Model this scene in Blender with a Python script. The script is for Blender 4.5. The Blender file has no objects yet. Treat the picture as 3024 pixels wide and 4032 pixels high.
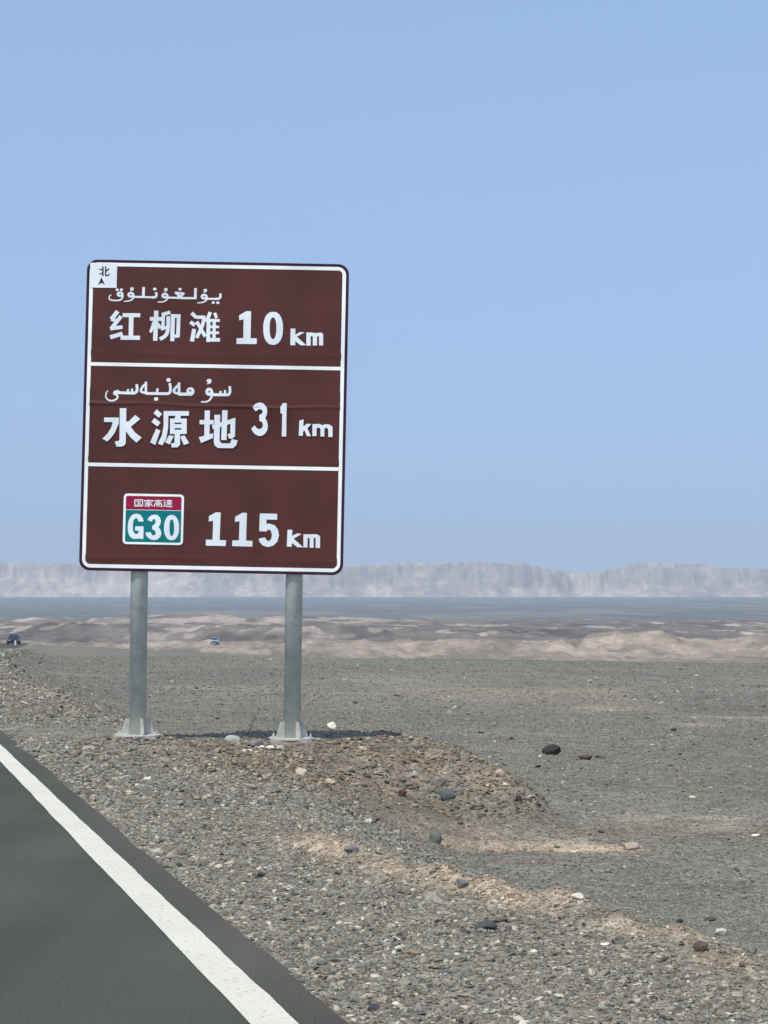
import bpy, bmesh, math, random
import numpy as np
from mathutils import Vector, Matrix
from mathutils.geometry import tessellate_polygon

# ------------------------------------------------------------------ camera, world, sun, exposure
S = bpy.context.scene
COL = S.collection
F = 7500.0; W0 = 3024; H0 = 4032            # focal length in pixels of the photograph
EYE = 1.55
HORIZON = 2380.0
PITCH = math.atan((HORIZON - H0 / 2) / F)
cam_d = bpy.data.cameras.new('camera'); cam = bpy.data.objects.new('camera', cam_d); COL.objects.link(cam)
cam.location = (0, 0, EYE)
cam.rotation_euler = (math.pi / 2 + PITCH, 0, 0)
cam_d.sensor_fit = 'VERTICAL'; cam_d.sensor_height = 24.0; cam_d.lens = 24.0 * F / H0
cam_d.clip_start = 0.1; cam_d.clip_end = 40000
S.camera = cam

SUN_TO = Vector((-0.27, -0.55, 1.0)).normalized()
ELEV = math.asin(SUN_TO.z)
wd = bpy.data.worlds.new('World'); S.world = wd; wd.use_nodes = True
wn = wd.node_tree; wn.nodes.clear()
w_out = wn.nodes.new('ShaderNodeOutputWorld'); w_bg = wn.nodes.new('ShaderNodeBackground')
sky = wn.nodes.new('ShaderNodeTexSky'); sky.sky_type = 'NISHITA'; sky.sun_disc = False
sky.sun_elevation = ELEV
sky.sun_rotation = math.atan2(SUN_TO.x, SUN_TO.y) % (2 * math.pi)
sky.altitude = 900; sky.air_density = 1.0; sky.dust_density = 3.0; sky.ozone_density = 2.0
# the dusty air evens the sky out towards the horizon: read the sky a little higher than we look, all round
w_tc = wn.nodes.new('ShaderNodeTexCoord'); w_ma = wn.nodes.new('ShaderNodeVectorMath'); w_ma.operation = 'MULTIPLY_ADD'
w_ma.inputs[1].default_value = (1, 1, 0.25); w_ma.inputs[2].default_value = (0, 0, 0.20)
w_no = wn.nodes.new('ShaderNodeVectorMath'); w_no.operation = 'NORMALIZE'
wn.links.new(w_tc.outputs['Generated'], w_ma.inputs[0]); wn.links.new(w_ma.outputs[0], w_no.inputs[0]); wn.links.new(w_no.outputs[0], sky.inputs[0])
wn.links.new(sky.outputs[0], w_bg.inputs[0]); w_bg.inputs[1].default_value = 0.15
wn.links.new(w_bg.outputs[0], w_out.inputs[0])

sun_d = bpy.data.lights.new('sun', 'SUN'); sun_d.energy = 3.1; sun_d.angle = math.radians(0.53)
sun_d.color = (1.0, 0.925, 0.79)
sun = bpy.data.objects.new('sun', sun_d); COL.objects.link(sun)
sun.rotation_euler = SUN_TO.to_track_quat('Z', 'Y').to_euler()
sun.location = (-20, -20, 40)

S.view_settings.view_transform = 'Standard'; S.view_settings.look = 'None'
S.view_settings.exposure = 0.35; S.view_settings.gamma = 1.0
S.view_settings.use_curve_mapping = False
S.cycles.volume_bounces = 1
S.cycles.max_bounces = 6

rng = np.random.default_rng(11)
random.seed(5)

# ------------------------------------------------------------------ helpers
def tag(o, label=None, cat=None, group=None, kind=None):
    if label: o['label'] = label
    if cat: o['category'] = cat
    if group: o['group'] = group
    if kind: o['kind'] = kind
    return o

def link(o, parent=None):
    COL.objects.link(o)
    if parent is not None: o.parent = parent
    return o

def empty(name, loc, rot=(0, 0, 0)):
    o = bpy.data.objects.new(name, None); COL.objects.link(o)
    o.location = loc; o.rotation_euler = rot; o.empty_display_size = 0.3
    return o

def mesh_obj(name, verts, faces, mat, parent=None, smooth=False):
    me = bpy.data.meshes.new(name); me.from_pydata([tuple(v) for v in verts], [], faces); me.update()
    if smooth:
        me.polygons.foreach_set('use_smooth', [True] * len(me.polygons))
    if mat: me.materials.append(mat)
    return link(bpy.data.objects.new(name, me), parent)

def bm_obj(name, bm, mat, parent=None, smooth=False):
    me = bpy.data.meshes.new(name); bm.to_mesh(me); bm.free()
    if smooth: me.polygons.foreach_set('use_smooth', [True] * len(me.polygons))
    if mat: me.materials.append(mat)
    return link(bpy.data.objects.new(name, me), parent)

def bm_box(bm, c, s, rz=0, bevel=0):
    m = Matrix.Translation(c) @ Matrix.Rotation(rz, 4, 'Z') @ Matrix.Diagonal((s[0], s[1], s[2], 1))
    r = bmesh.ops.create_cube(bm, size=1, matrix=m)
    if bevel:
        es = list({e for v in r['verts'] for e in v.link_edges})
        bmesh.ops.bevel(bm, geom=es, offset=bevel, segments=2, affect='EDGES')

def bm_cyl(bm, p0, p1, r0, r1=None, seg=20, cap=True):
    p0 = Vector(p0); p1 = Vector(p1); r1 = r0 if r1 is None else r1
    d = p1 - p0
    m = Matrix.Translation((p0 + p1) / 2) @ d.to_track_quat('Z', 'Y').to_matrix().to_4x4()
    bmesh.ops.create_cone(bm, cap_ends=cap, segments=seg, radius1=r0, radius2=r1, depth=d.length, matrix=m)

def nt(mat):
    mat.use_nodes = True; n = mat.node_tree
    return n, n.nodes['Principled BSDF']

def simple(name, col, rough=0.6, metal=0.0, noise=None, bump=None, spec=0.5):
    """plain paint / metal with fine procedural variation. noise=(scale, lo, hi)  bump=(scale, strength, dist)"""
    m = bpy.data.materials.new(name); n, b = nt(m)
    b.inputs['Roughness'].default_value = rough; b.inputs['Metallic'].default_value = metal
    b.inputs['Specular IOR Level'].default_value = spec
    b.inputs['Base Color'].default_value = (*col, 1)
    tc = n.nodes.new('ShaderNodeTexCoord')
    if noise:
        t = n.nodes.new('ShaderNodeTexNoise'); t.inputs['Scale'].default_value = noise[0]; t.inputs['Detail'].default_value = 6
        n.links.new(tc.outputs['Object'], t.inputs['Vector'])
        mr = n.nodes.new('ShaderNodeMapRange'); mr.inputs['From Min'].default_value = .3; mr.inputs['From Max'].default_value = .7
        mr.inputs['To Min'].default_value = noise[1]; mr.inputs['To Max'].default_value = noise[2]
        n.links.new(t.outputs[0], mr.inputs[0])
        mx = n.nodes.new('ShaderNodeVectorMath'); mx.operation = 'SCALE'
        mx.inputs[0].default_value = col; n.links.new(mr.outputs[0], mx.inputs['Scale'])
        n.links.new(mx.outputs[0], b.inputs['Base Color'])
    if bump:
        t = n.nodes.new('ShaderNodeTexNoise'); t.inputs['Scale'].default_value = bump[0]; t.inputs['Detail'].default_value = 5
        n.links.new(tc.outputs['Object'], t.inputs['Vector'])
        bp = n.nodes.new('ShaderNodeBump'); bp.inputs['Strength'].default_value = bump[1]; bp.inputs['Distance'].default_value = bump[2]
        n.links.new(t.outputs[0], bp.inputs['Height']); n.links.new(bp.outputs[0], b.inputs['Normal'])
    return m

# ---- numpy value noise
_T = rng.random((512, 512))
def vnoise(x, y):
    xi = np.floor(x).astype(np.int64); yi = np.floor(y).astype(np.int64)
    fx = x - xi; fy = y - yi
    fx = fx * fx * (3 - 2 * fx); fy = fy * fy * (3 - 2 * fy)
    a = _T[xi & 511, yi & 511]; b = _T[(xi + 1) & 511, yi & 511]
    c = _T[xi & 511, (yi + 1) & 511]; d = _T[(xi + 1) & 511, (yi + 1) & 511]
    return (a * (1 - fx) + b * fx) * (1 - fy) + (c * (1 - fx) + d * fx) * fy
def fbm(x, y, o=4, g=0.5):
    s = 0; a = 1; t = 0
    for k in range(o):
        s = s + a * (vnoise(x * 2 ** k + 17.3 * k, y * 2 ** k + 5.1 * k) * 2 - 1); t += a; a *= g
    return s / t
def ridged(x, y, o=4):
    s = 0; a = 1; t = 0
    for k in range(o):
        s = s + a * (1 - np.abs(vnoise(x * 2 ** k + 31.7 * k, y * 2 ** k + 9.9 * k) * 2 - 1)); t += a; a *= .5
    return s / t
def sst(a, b, v):
    t = np.clip((v - a) / (b - a), 0, 1); return t * t * (3 - 2 * t)
def lerp(a, b, t): return a + (b - a) * t

# ------------------------------------------------------------------ the lie of the land
_yy = np.linspace(-60, 700, 3041)
_sl = lerp(-0.2796, -0.1645, sst(40, 100, _yy))
_xe = np.concatenate([[0], np.cumsum((_sl[1:] + _sl[:-1]) / 2 * np.diff(_yy))])
_xe = _xe - np.interp(7.69, _yy, _xe) - 0.282
def edge_x(y): return np.interp(y, _yy, _xe)
def edge_slope(y): return np.interp(y, _yy, _sl)
def lat(x, y):                      # distance to the right of the asphalt edge
    k = edge_slope(y); return (x - edge_x(y)) / np.sqrt(1 + k * k)
def plain(x, y): return -0.47 - 0.0147 * np.maximum(y, 0) + 0.01 * (-x)
def road_z(y):
    return lerp(0.0, plain(edge_x(y), y) - 0.22, sst(28, 200, y))
_U = (np.array([-2500, -400, 0, 60, 300, 700, 1300, 2000, 3024, 4500]) - 1512) / F
_YE = np.array([330, 300, 274, 272, 235, 178, 150, 145, 140, 135.])
def prof(pxs, pys, yc):
    u = (np.array(pxs) - 1512) / F
    z = EYE - (np.array(pys) - HORIZON) / F * yc
    return u, z
R1 = prof([-900, -200, 0, 60, 200, 400, 640, 900, 1150, 1230, 1400, 1500, 1560, 1700, 1785, 1950, 2022, 2150, 2214, 2255, 2272, 2300, 2340, 2423, 2605, 2697, 2824, 2970, 3100, 4000],
          [2520, 2530, 2528, 2524, 2540, 2534, 2526, 2530, 2526, 2512, 2518, 2530, 2524, 2520, 2514, 2516, 2536, 2528, 2508, 2522, 2545, 2512, 2492, 2487, 2490, 2514, 2518, 2506, 2498, 2500], 430.)
R2 = prof([-900, -100, 0, 80, 180, 350, 500, 620, 700, 1000, 1200, 1500, 1800, 2300, 3024, 4000],
          [2490, 2500, 2498, 2472, 2452, 2448, 2452, 2472, 2466, 2458, 2452, 2472, 2478, 2486, 2492, 2490], 640.)
R3 = prof([-900, 0, 300, 600, 800, 1000, 1400, 1800, 2400, 3024, 4000],
          [2432, 2432, 2436, 2424, 2416, 2428, 2432, 2444, 2448, 2446, 2448], 1050.)

def berm_s(y): return np.interp(y, [6.5, 8.34, 9.18, 10.03, 10.4, 10.77, 11.5, 12.34, 14], [2.15, 2.05, 1.94, 1.88, 1.68, 1.50, 1.35, 1.19, 1.0])
PADL, PADR = .012, -.03
def pad_mask(x, y):
    """soil pad under the sign: 1 on top, 0 at the foot"""
    s = lat(x, y)
    dy_f = np.maximum(21.6 - y, 0) / 2.9
    dy_b = np.maximum(y - np.interp(x, [-4, -3.1, -2.3, -1.6, -.4, .5, 1.2], [22.6, 22.75, 23.3, 24.0, 24.0, 23.5, 23.0]), 0) / 1.0
    ds = np.maximum(s - (4.86 + .12 * np.sin(y * 3.1) + .25 * fbm(x * 1.1, y * 1.1, 3)), 0) / .95
    d = np.sqrt((np.maximum(dy_f, dy_b)) ** 2 + ds ** 2)
    d = d + .10 * fbm(x * .9 + 4, y * .9, 3)
    t = np.clip(d, 0, 1); return 1 - (.5 * t + .5 * t * t * (3 - 2 * t))

def terrain(x, y, fine=True):
    x = np.asarray(x, float); y = np.asarray(y, float)
    s = lat(x, y)
    pl = plain(x, y)
    pl = pl + .05 * fbm(x / 3.1, y / 3.1, 3) * sst(1.5, 4, s) + .12 * fbm(x / 17., y / 17., 3) * sst(20, 60, y)
    rz = road_z(y)
    sh = rz - .015 - .028 * np.maximum(s, 0)
    w1 = np.interp(y, [7, 8.3, 10, 10.8, 12.3, 15, 20, 26, 40], [2.35, 2.25, 2.05, 1.7, 1.4, 1.6, 2.2, 1.6, 1.3])
    w1 = w1 + .10 * fbm(x * .8, y * .8, 2)
    t = sst(w1, w1 + np.interp(y, [7, 14, 26, 60], [1.3, 1.7, 2.4, 5]), s)
    z = lerp(sh, pl, t)
    pm = pad_mask(x, y)
    padz = -.055 - .010 * np.maximum(s - 1.2, 0) + .05 * sst(22.8, 23.9, y) + .05 * fbm(x * .7 + 2, y * .7, 2) * sst(3.2, 4.2, s)
    z = lerp(z, np.maximum(z, padz), pm)
    for (ax, az) in ((-2.855, PADL), (-1.075, PADR)):
        rr = np.sqrt((x - ax) ** 2 + (y - 22.144) ** 2); z = lerp(z, az, 1 - sst(.26, .75, rr))
    # berm of pushed up soil along the shoulder
    sb = berm_s(y) + .03 * np.sin(y * 4.3)
    bw = .17 + .05 * fbm(x * 2, y * 2, 2)
    z = z + .095 * np.exp(-((s - sb) / bw) ** 2) * (1 - sst(12.2, 13.8, y)) * (0.75 + .9 * fbm(x * 3.1, y * 3.1, 3))
    z = z + .34 * np.exp(-((s - 1.9) / .9) ** 2) * sst(120, 170, y) * (1 - sst(282, 294, y))
    # shallow scrape in front of the mound
    z = z - .03 * np.exp(-((y - 18.3) / .5) ** 2) * sst(.2, .9, x) * (1 - sst(2.2, 3.2, x))
    if fine:
        rough = .35 + .65 * pm
        z = z + (.016 * fbm(x * 2.7, y * 2.7, 3) * rough + .009 * fbm(x * 9, y * 9, 3)) * sst(0.02, .5, s) * (1 - sst(60, 90, y))
        z = z + .07 * np.exp(-((s - 4.3) / .5) ** 2 - ((y - 22.6) / .9) ** 2)
        z = z + (.045 * fbm(x * 1.6, y * 1.6, 4) + .035 * fbm(x * 5, y * 5, 3)) * np.minimum(pm * 1.5, 1) * (1 - .9 * sst(21.6, 22.4, y) * (1 - sst(4, 4.6, s)))
    # beyond the rim of the gravel plain: badlands, plateau, far plain
    u = x / np.maximum(y, 1)
    ye = np.interp(u, _U, _YE)
    low = np.interp(y, [100, 300, 1200, 2500, 8000, 9400], [-8.5, -9.2, -8.2, -2.0, 33, 40])
    low = low + .9 * fbm(x / 60, y / 60, 4) * sst(200, 500, y) * (1 - sst(1200, 2500, y)) + .2 * fbm(x / 14, y / 14, 3)
    far = low
    for (R, yc, wf, wb, am, k) in ((R1, 430., 55., 90., 1.0, 26.), (R2, 640., 90., 150., 1.3, 45.), (R3, 1050., 120., 260., 1.2, 80.)):
        cz = np.interp(u, R[0], R[1])
        yc2 = yc + wf * .5 * fbm(x / k / 1.5, y * 0 + 3.3, 3)
        dd = np.where(y < yc2, (yc2 - y) / wf, (y - yc2) / wb)
        g = ridged(x / k, y / k / 1.6, 4)
        hz = lerp(low, cz, 1 - sst(.0, 1.25, dd + .55 * (1 - g) * np.minimum(dd * 3, 1))) + am * (.25 * fbm(x / k * 2.2, y / k * 2.2, 3) + .70 * fbm(x / k * 7, y / k * 4, 3) + .5 * fbm(x / k * 17, y / k * 6, 2) - 1.8 * (1 - ridged(x / k * 3.1, y / k * 1.5, 3)) ** 2)
        far = np.maximum(far, hz)
    tf = sst(0, 1, (y - ye) / 40.)
    z = np.where(y > ye, lerp(z, far, tf), z)
    z = np.where((s < -0.04) & (s > -9.6) & (y < 300), np.minimum(z, rz - .05), z)
    return z

def ray_dir(px, py):
    a = (px - W0 / 2); b = (H0 / 2 - py)
    return Vector((a, F * math.cos(PITCH) - b * math.sin(PITCH), F * math.sin(PITCH) + b * math.cos(PITCH))).normalized()
def at_ground(px, py, y0=5.):
    d = ray_dir(px, py); t = y0 / d.y
    for _ in range(4000):
        p = Vector((0, 0, EYE)) + d * t
        if p.z <= float(terrain(p.x, p.y, False)): break
        t += max(.02, t * .0015)
    return p
def at_depth(px, py, y):
    d = ray_dir(px, py); return Vector((0, 0, EYE)) + d * (y / d.y)

# ---- ground sheet
def yrows():
    a = list(np.linspace(-60, 4.0, 26))
    y = 4.0
    while y < 9300:
        y += max(.035, y * (.0075 if y < 270 or y > 1250 else .0042)); a.append(y)
    return np.array(a)
ys = yrows()
us = np.concatenate([np.linspace(-1.3, -.30, 30, endpoint=False), np.linspace(-.30, .30, 460, endpoint=False), np.linspace(.30, 1.3, 31)])
def ground_xy():
    Wd = np.where(ys < 4, 4., ys)
    Wd = np.sqrt((Wd + 1.0) ** 2 + 7.0 ** 2)
    blend = 1 - sst(60, 140, ys)
    Wd = lerp(np.maximum(ys, 1), Wd, blend)
    # keep the outer wings wide near the camera
    X = us[None, :] * Wd[:, None]
    return X, np.repeat(ys[:, None], len(us), 1)
X, Y = ground_xy()
out = np.abs(us)[None, :] > .3
X = np.where(out, np.sign(X) * (np.abs(X) + (np.abs(us)[None, :] - .3) * 60 * (1 - sst(40, 200, Y))), X)
Z = terrain(X, Y)
soil = np.zeros_like(Z)

def albedo(x, y, z):
    s = lat(x, y)
    grey = np.stack([.202 + 0 * x, .189 + 0 * x, .151 + 0 * x], -1)
    plainc = np.stack([.168 + 0 * x, .161 + 0 * x, .134 + 0 * x], -1)
    brown = np.array([.225, .180, .132]); sand = np.array([.47, .37, .265]); dk = np.array([.15, .142, .125])
    c = lerp(grey, plainc, sst(1.5, 3.5, s)[..., None])
    n1 = fbm(x / 2.3, y / 2.3, 4); n2 = fbm(x * 1.7 + 9, y * 1.7, 4); n3 = fbm(x / 9. + 40, y / 9., 4)
    pm = pad_mask(x, y)
    br = np.clip(np.maximum(pm * 1.6, sst(16.2, 18.8, y + n1) * (1 - sst(23.2, 24, y)) * (1 - sst(4.0, 4.8, s))), 0, 1) * sst(1.0, 2.0, s + .8 * n1) * (1 - sst(24.2, 25.0, y)) * (1 - .8 * np.exp(-((y - 22.9) / .7) ** 2) * (1 - sst(3.5, 4.3, s))) * np.clip(.72 + .75 * n2, 0, 1)
    c = lerp(c, brown, (br * .72)[..., None])
    # darker gravelly lower front of the mound
    c = lerp(c, dk * np.array([1, .93, .8]), (.8 * np.exp(-((y - 19.6 - .3 * n1) / .6) ** 2) * sst(1.2, 2.2, s))[..., None])
    # sandy strip and berm
    sb = berm_s(y) + .03 * np.sin(y * 4.3)
    bm_ = np.exp(-((s - sb + .02) / .18) ** 2) * (1 - sst(12.6, 14.5, y)) * np.clip(.75 + n2, 0, 1)
    c = lerp(c, np.array([.36, .295, .22]), np.clip(bm_ * (1.0 + 1.2 * n2), 0, .95)[..., None])
    st = np.exp(-((y - 18.3 - .35 * n1) / .36) ** 2) * sst(.0, .7, x) * (1 - sst(2.0, 2.8, x)) * np.clip(.85 + 1.3 * n2, 0, 1)
    c = lerp(c, sand, np.clip(st, 0, .9)[..., None])
    st2 = np.exp(-((y - 20.4 - .6 * n1) / .9) ** 2) * sst(1.8, 3.0, x) * np.clip(.35 + .9 * n2, 0, 1)
    c = lerp(c, np.array([.33, .28, .21]), np.clip(st2, 0, .8)[..., None])
    lf = np.exp(-((s - 2.2) / 1.6) ** 2) * sst(27, 31, y) * (1 - sst(44, 56, y)) * np.clip(.45 + .9 * n1, 0, 1)
    c = lerp(c, np.array([.25, .19, .14]), (lf * .75)[..., None])
    # a few pale scrapes out on the plain
    for (px_, py_, wx, wy) in ((2390, 2783, 1.0, 1.3), (2960, 2822, 2.2, 1.6), (2760, 2848, .5, .7)):
        zz = -.47; yy_ = 34.
        for _ in range(30):
            yy_ = (EYE + .47 + .0147 * yy_ + .01 * ((px_ - 1512) / F * yy_)) * F / (py_ - HORIZON)
        xx_ = (px_ - 1512) / F * yy_
        g = np.exp(-(((x - xx_) / wx) ** 2 + ((y - yy_) / wy) ** 2)) * np.clip(.6 + 1.5 * n2, 0, 1)
        c = lerp(c, np.array([.42, .35, .27]), np.clip(g, 0, .85)[..., None])
    n4 = fbm(x / 5 + 21, y / 5, 4)
    c = c * (1 + (.16 * n3 + .10 * n4) * sst(14, 30, y) + .10 * n2)[..., None]
    c = lerp(c, np.array([.27, .235, .175]), np.clip(2.2 * (fbm(x / 6 + 70, y / 14 + 3, 5) - .2), 0, .5)[..., None] * (sst(12, 30, y) * sst(2.5, 5, s))[..., None])
    # greener, slightly darker far plain
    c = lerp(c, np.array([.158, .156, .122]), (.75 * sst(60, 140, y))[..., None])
    # badlands
    u = x / np.maximum(y, 1); ye = np.interp(u, _U, _YE)
    m1 = fbm(x / 22, y / 30, 4); m2 = fbm(x / 60 + 7, y / 90, 4)
    tan = np.array([.295, .252, .200]); pink = np.array([.235, .198, .165]); dkg = np.array([.145, .130, .115]); pale = np.array([.43, .375, .31])
    b = lerp(tan, pink, np.clip(.5 + 1.2 * m1, 0, 1)[..., None])
    b = b * (.97 + .42 * fbm(x / 4, y / 9, 4))[..., None]
    b = lerp(b, np.array([.17, .15, .13]), np.clip(4 * (fbm(x / 7 + 5, y / 13, 4) - .17), 0, .7)[..., None])
    left = 1 - sst(-.04, .02, u)
    b = lerp(b, dkg, (np.clip(.45 * left + 1.3 * m2 - .1, 0, .8))[..., None])
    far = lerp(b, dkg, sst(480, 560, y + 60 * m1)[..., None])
    pk = sst(.22, .40, fbm(x / 14 + 3, y / 45 + 8, 5, .6) * 1.25 + .8 * fbm(x / 5, y / 14, 2) * .4 + .10 * left - .05) * sst(520, 620, y) * (1 - sst(1300, 1800, y))
    far = lerp(far, pale, (pk * .65)[..., None])
    far = far * (1 - .35 * sst(.1, .45, fbm(x / 11 + 50, y / 70, 4)) * sst(300, 500, y) * (1 - sst(1300, 1700, y)))[..., None]
    t3 = np.exp(-((y - 1050) / 160) ** 2) * sst(-.16, -.11, u) * (1 - sst(-.02, .06, u)) * sst(-.25, .15, m1)
    far = lerp(far, np.array([.40, .34, .28]), (t3 * .8)[..., None])
    dm = (.165, .170, .160)
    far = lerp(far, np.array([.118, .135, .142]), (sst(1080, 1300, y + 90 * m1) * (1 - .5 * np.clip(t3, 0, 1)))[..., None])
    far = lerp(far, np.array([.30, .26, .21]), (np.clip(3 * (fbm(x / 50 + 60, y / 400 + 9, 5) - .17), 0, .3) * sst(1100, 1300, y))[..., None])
    far = far * (1 + (.4 - .25 * sst(900, 1200, y)) * fbm(x / 14, y / 40, 4) * sst(300, 500, y) * (1 - sst(2500, 4000, y)))[..., None]
    far = far * (1 + .18 * fbm(x / 130, y / 260, 4))[..., None]
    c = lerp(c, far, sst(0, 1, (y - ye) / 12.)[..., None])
    return np.clip(c, .02, .9)
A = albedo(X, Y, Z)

def grid_mesh(name, X, Y, Z, A, mat):
    nr, nc = X.shape
    me = bpy.data.meshes.new(name)
    co = np.stack([X, Y, Z], -1).reshape(-1, 3).astype(np.float32)
    i = np.arange((nr - 1) * (nc - 1)); r = i // (nc - 1); c = i % (nc - 1)
    a = r * nc + c
    f = np.stack([a, a + 1, a + nc + 1, a + nc], -1).astype(np.int32)
    me.vertices.add(len(co)); me.vertices.foreach_set('co', co.ravel())
    me.loops.add(f.size); me.loops.foreach_set('vertex_index', f.ravel())
    me.polygons.add(len(f)); me.polygons.foreach_set('loop_start', np.arange(0, f.size, 4, dtype=np.int32))
    me.polygons.foreach_set('loop_total', np.full(len(f), 4, dtype=np.int32))
    me.update(calc_edges=True)
    me.polygons.foreach_set('use_smooth', np.ones(len(f), dtype=bool))
    at = me.attributes.new('soil_colour', 'FLOAT_COLOR', 'POINT')
    ca = np.concatenate([A.reshape(-1, 3), np.ones((len(co), 1))], 1).astype(np.float32)
    at.data.foreach_set('color', ca.ravel())
    me.materials.append(mat); me.validate()
    return link(bpy.data.objects.new(name, me))

def ground_material():
    m = bpy.data.materials.new('gravel_ground'); n, b = nt(m); L = n.links.new
    b.inputs['Roughness'].default_value = .95; b.inputs['Specular IOR Level'].default_value = .2
    at = n.nodes.new('ShaderNodeAttribute'); at.attribute_name = 'soil_colour'
    tc = n.nodes.new('ShaderNodeTexCoord')
    sepn = n.nodes.new('ShaderNodeSeparateXYZ'); L(tc.outputs['Object'], sepn.inputs[0])
    def noise(sc, det=4):
        t = n.nodes.new('ShaderNodeTexNoise'); t.inputs['Scale'].default_value = sc; t.inputs['Detail'].default_value = det
        t.inputs['Roughness'].default_value = .65
        L(tc.outputs['Object'], t.inputs['Vector']); return t.outputs[0]
    def rng_(o, a, b_, c, d):
        mr = n.nodes.new('ShaderNodeMapRange'); mr.inputs[1].default_value = a; mr.inputs[2].default_value = b_
        mr.inputs[3].default_value = c; mr.inputs[4].default_value = d; L(o, mr.inputs[0]); return mr.outputs[0]
    def math_(op, a, b_):
        q = n.nodes.new('ShaderNodeMath'); q.operation = op
        for k, v in enumerate((a, b_)):
            if isinstance(v, (int, float)): q.inputs[k].default_value = v
            else: L(v, q.inputs[k])
        return q.outputs[0]
    # pebble cells
    v = n.nodes.new('ShaderNodeTexVoronoi'); v.inputs['Scale'].default_value = 32; L(tc.outputs['Object'], v.inputs['Vector'])
    sepc = n.nodes.new('ShaderNodeSeparateColor'); L(v.outputs['Color'], sepc.inputs[0])
    f1 = rng_(sepc.outputs[0], 0, 1, .62, 1.42)
    v2 = n.nodes.new('ShaderNodeTexVoronoi'); v2.inputs['Scale'].default_value = 7; L(tc.outputs['Object'], v2.inputs['Vector'])
    sepc2 = n.nodes.new('ShaderNodeSeparateColor'); L(v2.outputs['Color'], sepc2.inputs[0])
    f2 = rng_(sepc2.outputs[0], 0, 1, .80, 1.22)
    near = rng_(sepn.outputs[1], 40, 260, 1, .0)
    f2m = math_('ADD', math_('MULTIPLY', math_('SUBTRACT', f2, 1.0), near), 1.0)
    f3 = rng_(noise(1.1, 8), .35, .65, .86, 1.14)
    f4 = rng_(noise(.12, 6), .35, .65, .90, 1.10)
    f5 = rng_(noise(.42, 9), .36, .64, .84, 1.16)
    farf = rng_(sepn.outputs[1], 260, 420, 0, 1)
    f5m = math_('ADD', math_('MULTIPLY', math_('SUBTRACT', f5, 1.0), farf), 1.0)
    f = math_('MULTIPLY', math_('MULTIPLY', math_('MULTIPLY', f1, f2m), math_('MULTIPLY', f3, f4)), f5m)
    vm = n.nodes.new('ShaderNodeVectorMath'); vm.operation = 'SCALE'
    L(at.outputs['Color'], vm.inputs[0]); L(f, vm.inputs['Scale'])
    L(vm.outputs[0], b.inputs['Base Color'])
    bp = n.nodes.new('ShaderNodeBump'); bp.inputs['Strength'].default_value = .6; bp.inputs['Distance'].default_value = .012
    h = math_('ADD', math_('MULTIPLY', v.outputs['Distance'], -1.0), noise(60, 4)); L(h, bp.inputs['Height'])
    bp2 = n.nodes.new('ShaderNodeBump'); bp2.inputs['Strength'].default_value = .3; bp2.inputs['Distance'].default_value = .04
    L(noise(3.2, 7), bp2.inputs['Height']); L(bp.outputs[0], bp2.inputs['Normal'])
    L(bp2.outputs[0], b.inputs['Normal'])
    return m
GM = ground_material()
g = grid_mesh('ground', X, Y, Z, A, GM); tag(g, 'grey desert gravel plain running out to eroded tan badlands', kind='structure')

# ---- mesas
def mesa(name, x0, x1, y0, y1, nx, ny, top, front, base_z, label, seed, talus=.5, depth=260):
    xs = np.linspace(x0, x1, nx); yv = np.linspace(y0, y1, ny)
    X, Y = np.meshgrid(xs, yv)
    H = top(X)
    yf = front + 240 * fbm(X / 560 + seed, X * 0 + seed, 4) + 70 * fbm(X / 90 + seed, Y / 500, 4)
    d = Y - yf
    warp = 60 * fbm(X / 160 + seed, Y / 160, 3)
    g = ridged((X + .45 * d + warp) / 170 + seed, Y / 420 + seed, 4)
    g2 = ridged((X - .3 * d + warp) / 60 + seed, Y / 200, 3)
    lump = fbm(X / 330 + seed * 2, X * 0 + 2.2, 3)
    tal = np.clip(talus + .45 * lump + .18 * (1 - sst(-1100, 300, X)), .3, .96)
    d2 = d - 120 * (1 - g) - 45 * (1 - g2)
    prf = tal * np.clip(d2 / (depth * 1.05), 0, 1) ** 1.25 + (1 - tal) * sst(depth * .72, depth * 1.12, d2 + 34 * fbm(X / 26, Y / 60, 4))
    bz = base_z(Y)
    Z = bz - 10 + (H - bz + 10) * prf + (5.5 * fbm(X / 34, Y / 34, 4)) * sst(.03, .3, prf) * (1 - .7 * sst(.9, 1, prf))
    c_t = np.array([.50, .415, .34]); c_c = np.array([.31, .25, .21]); c_top = np.array([.44, .37, .31])
    cliff = sst(tal * .85, tal * 1.0, prf) * (1 - sst(.93, 1.0, prf)) * (1 - sst(.85, .95, tal))
    n = fbm(X / 150 + seed, Y / 120, 4); n2 = fbm(X / 40 + seed, Z / 30, 4)
    c = lerp(c_t, c_c, np.clip(.42 + cliff * .4 + 2.2 * n + 1.1 * fbm((X + .5 * d) / 75 + 5, Z / 60 + 2, 4), 0, 1)[..., None])
    c = lerp(c, c_top, sst(.95, 1, prf)[..., None])
    c = c * (1 + .40 * n2 + .35 * fbm(X / 14, Z / 12, 3))[..., None]
    st = .5 + .5 * np.sin(Z / 5.5 + 3 * fbm(X / 200, Z / 30, 3))
    c = c * (1 - .10 * st * sst(.3, .6, prf))[..., None]
    o = grid_mesh(name, X, Y, Z, np.clip(c, .05, .85), HILLM)
    return tag(o, label, kind='structure')
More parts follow.
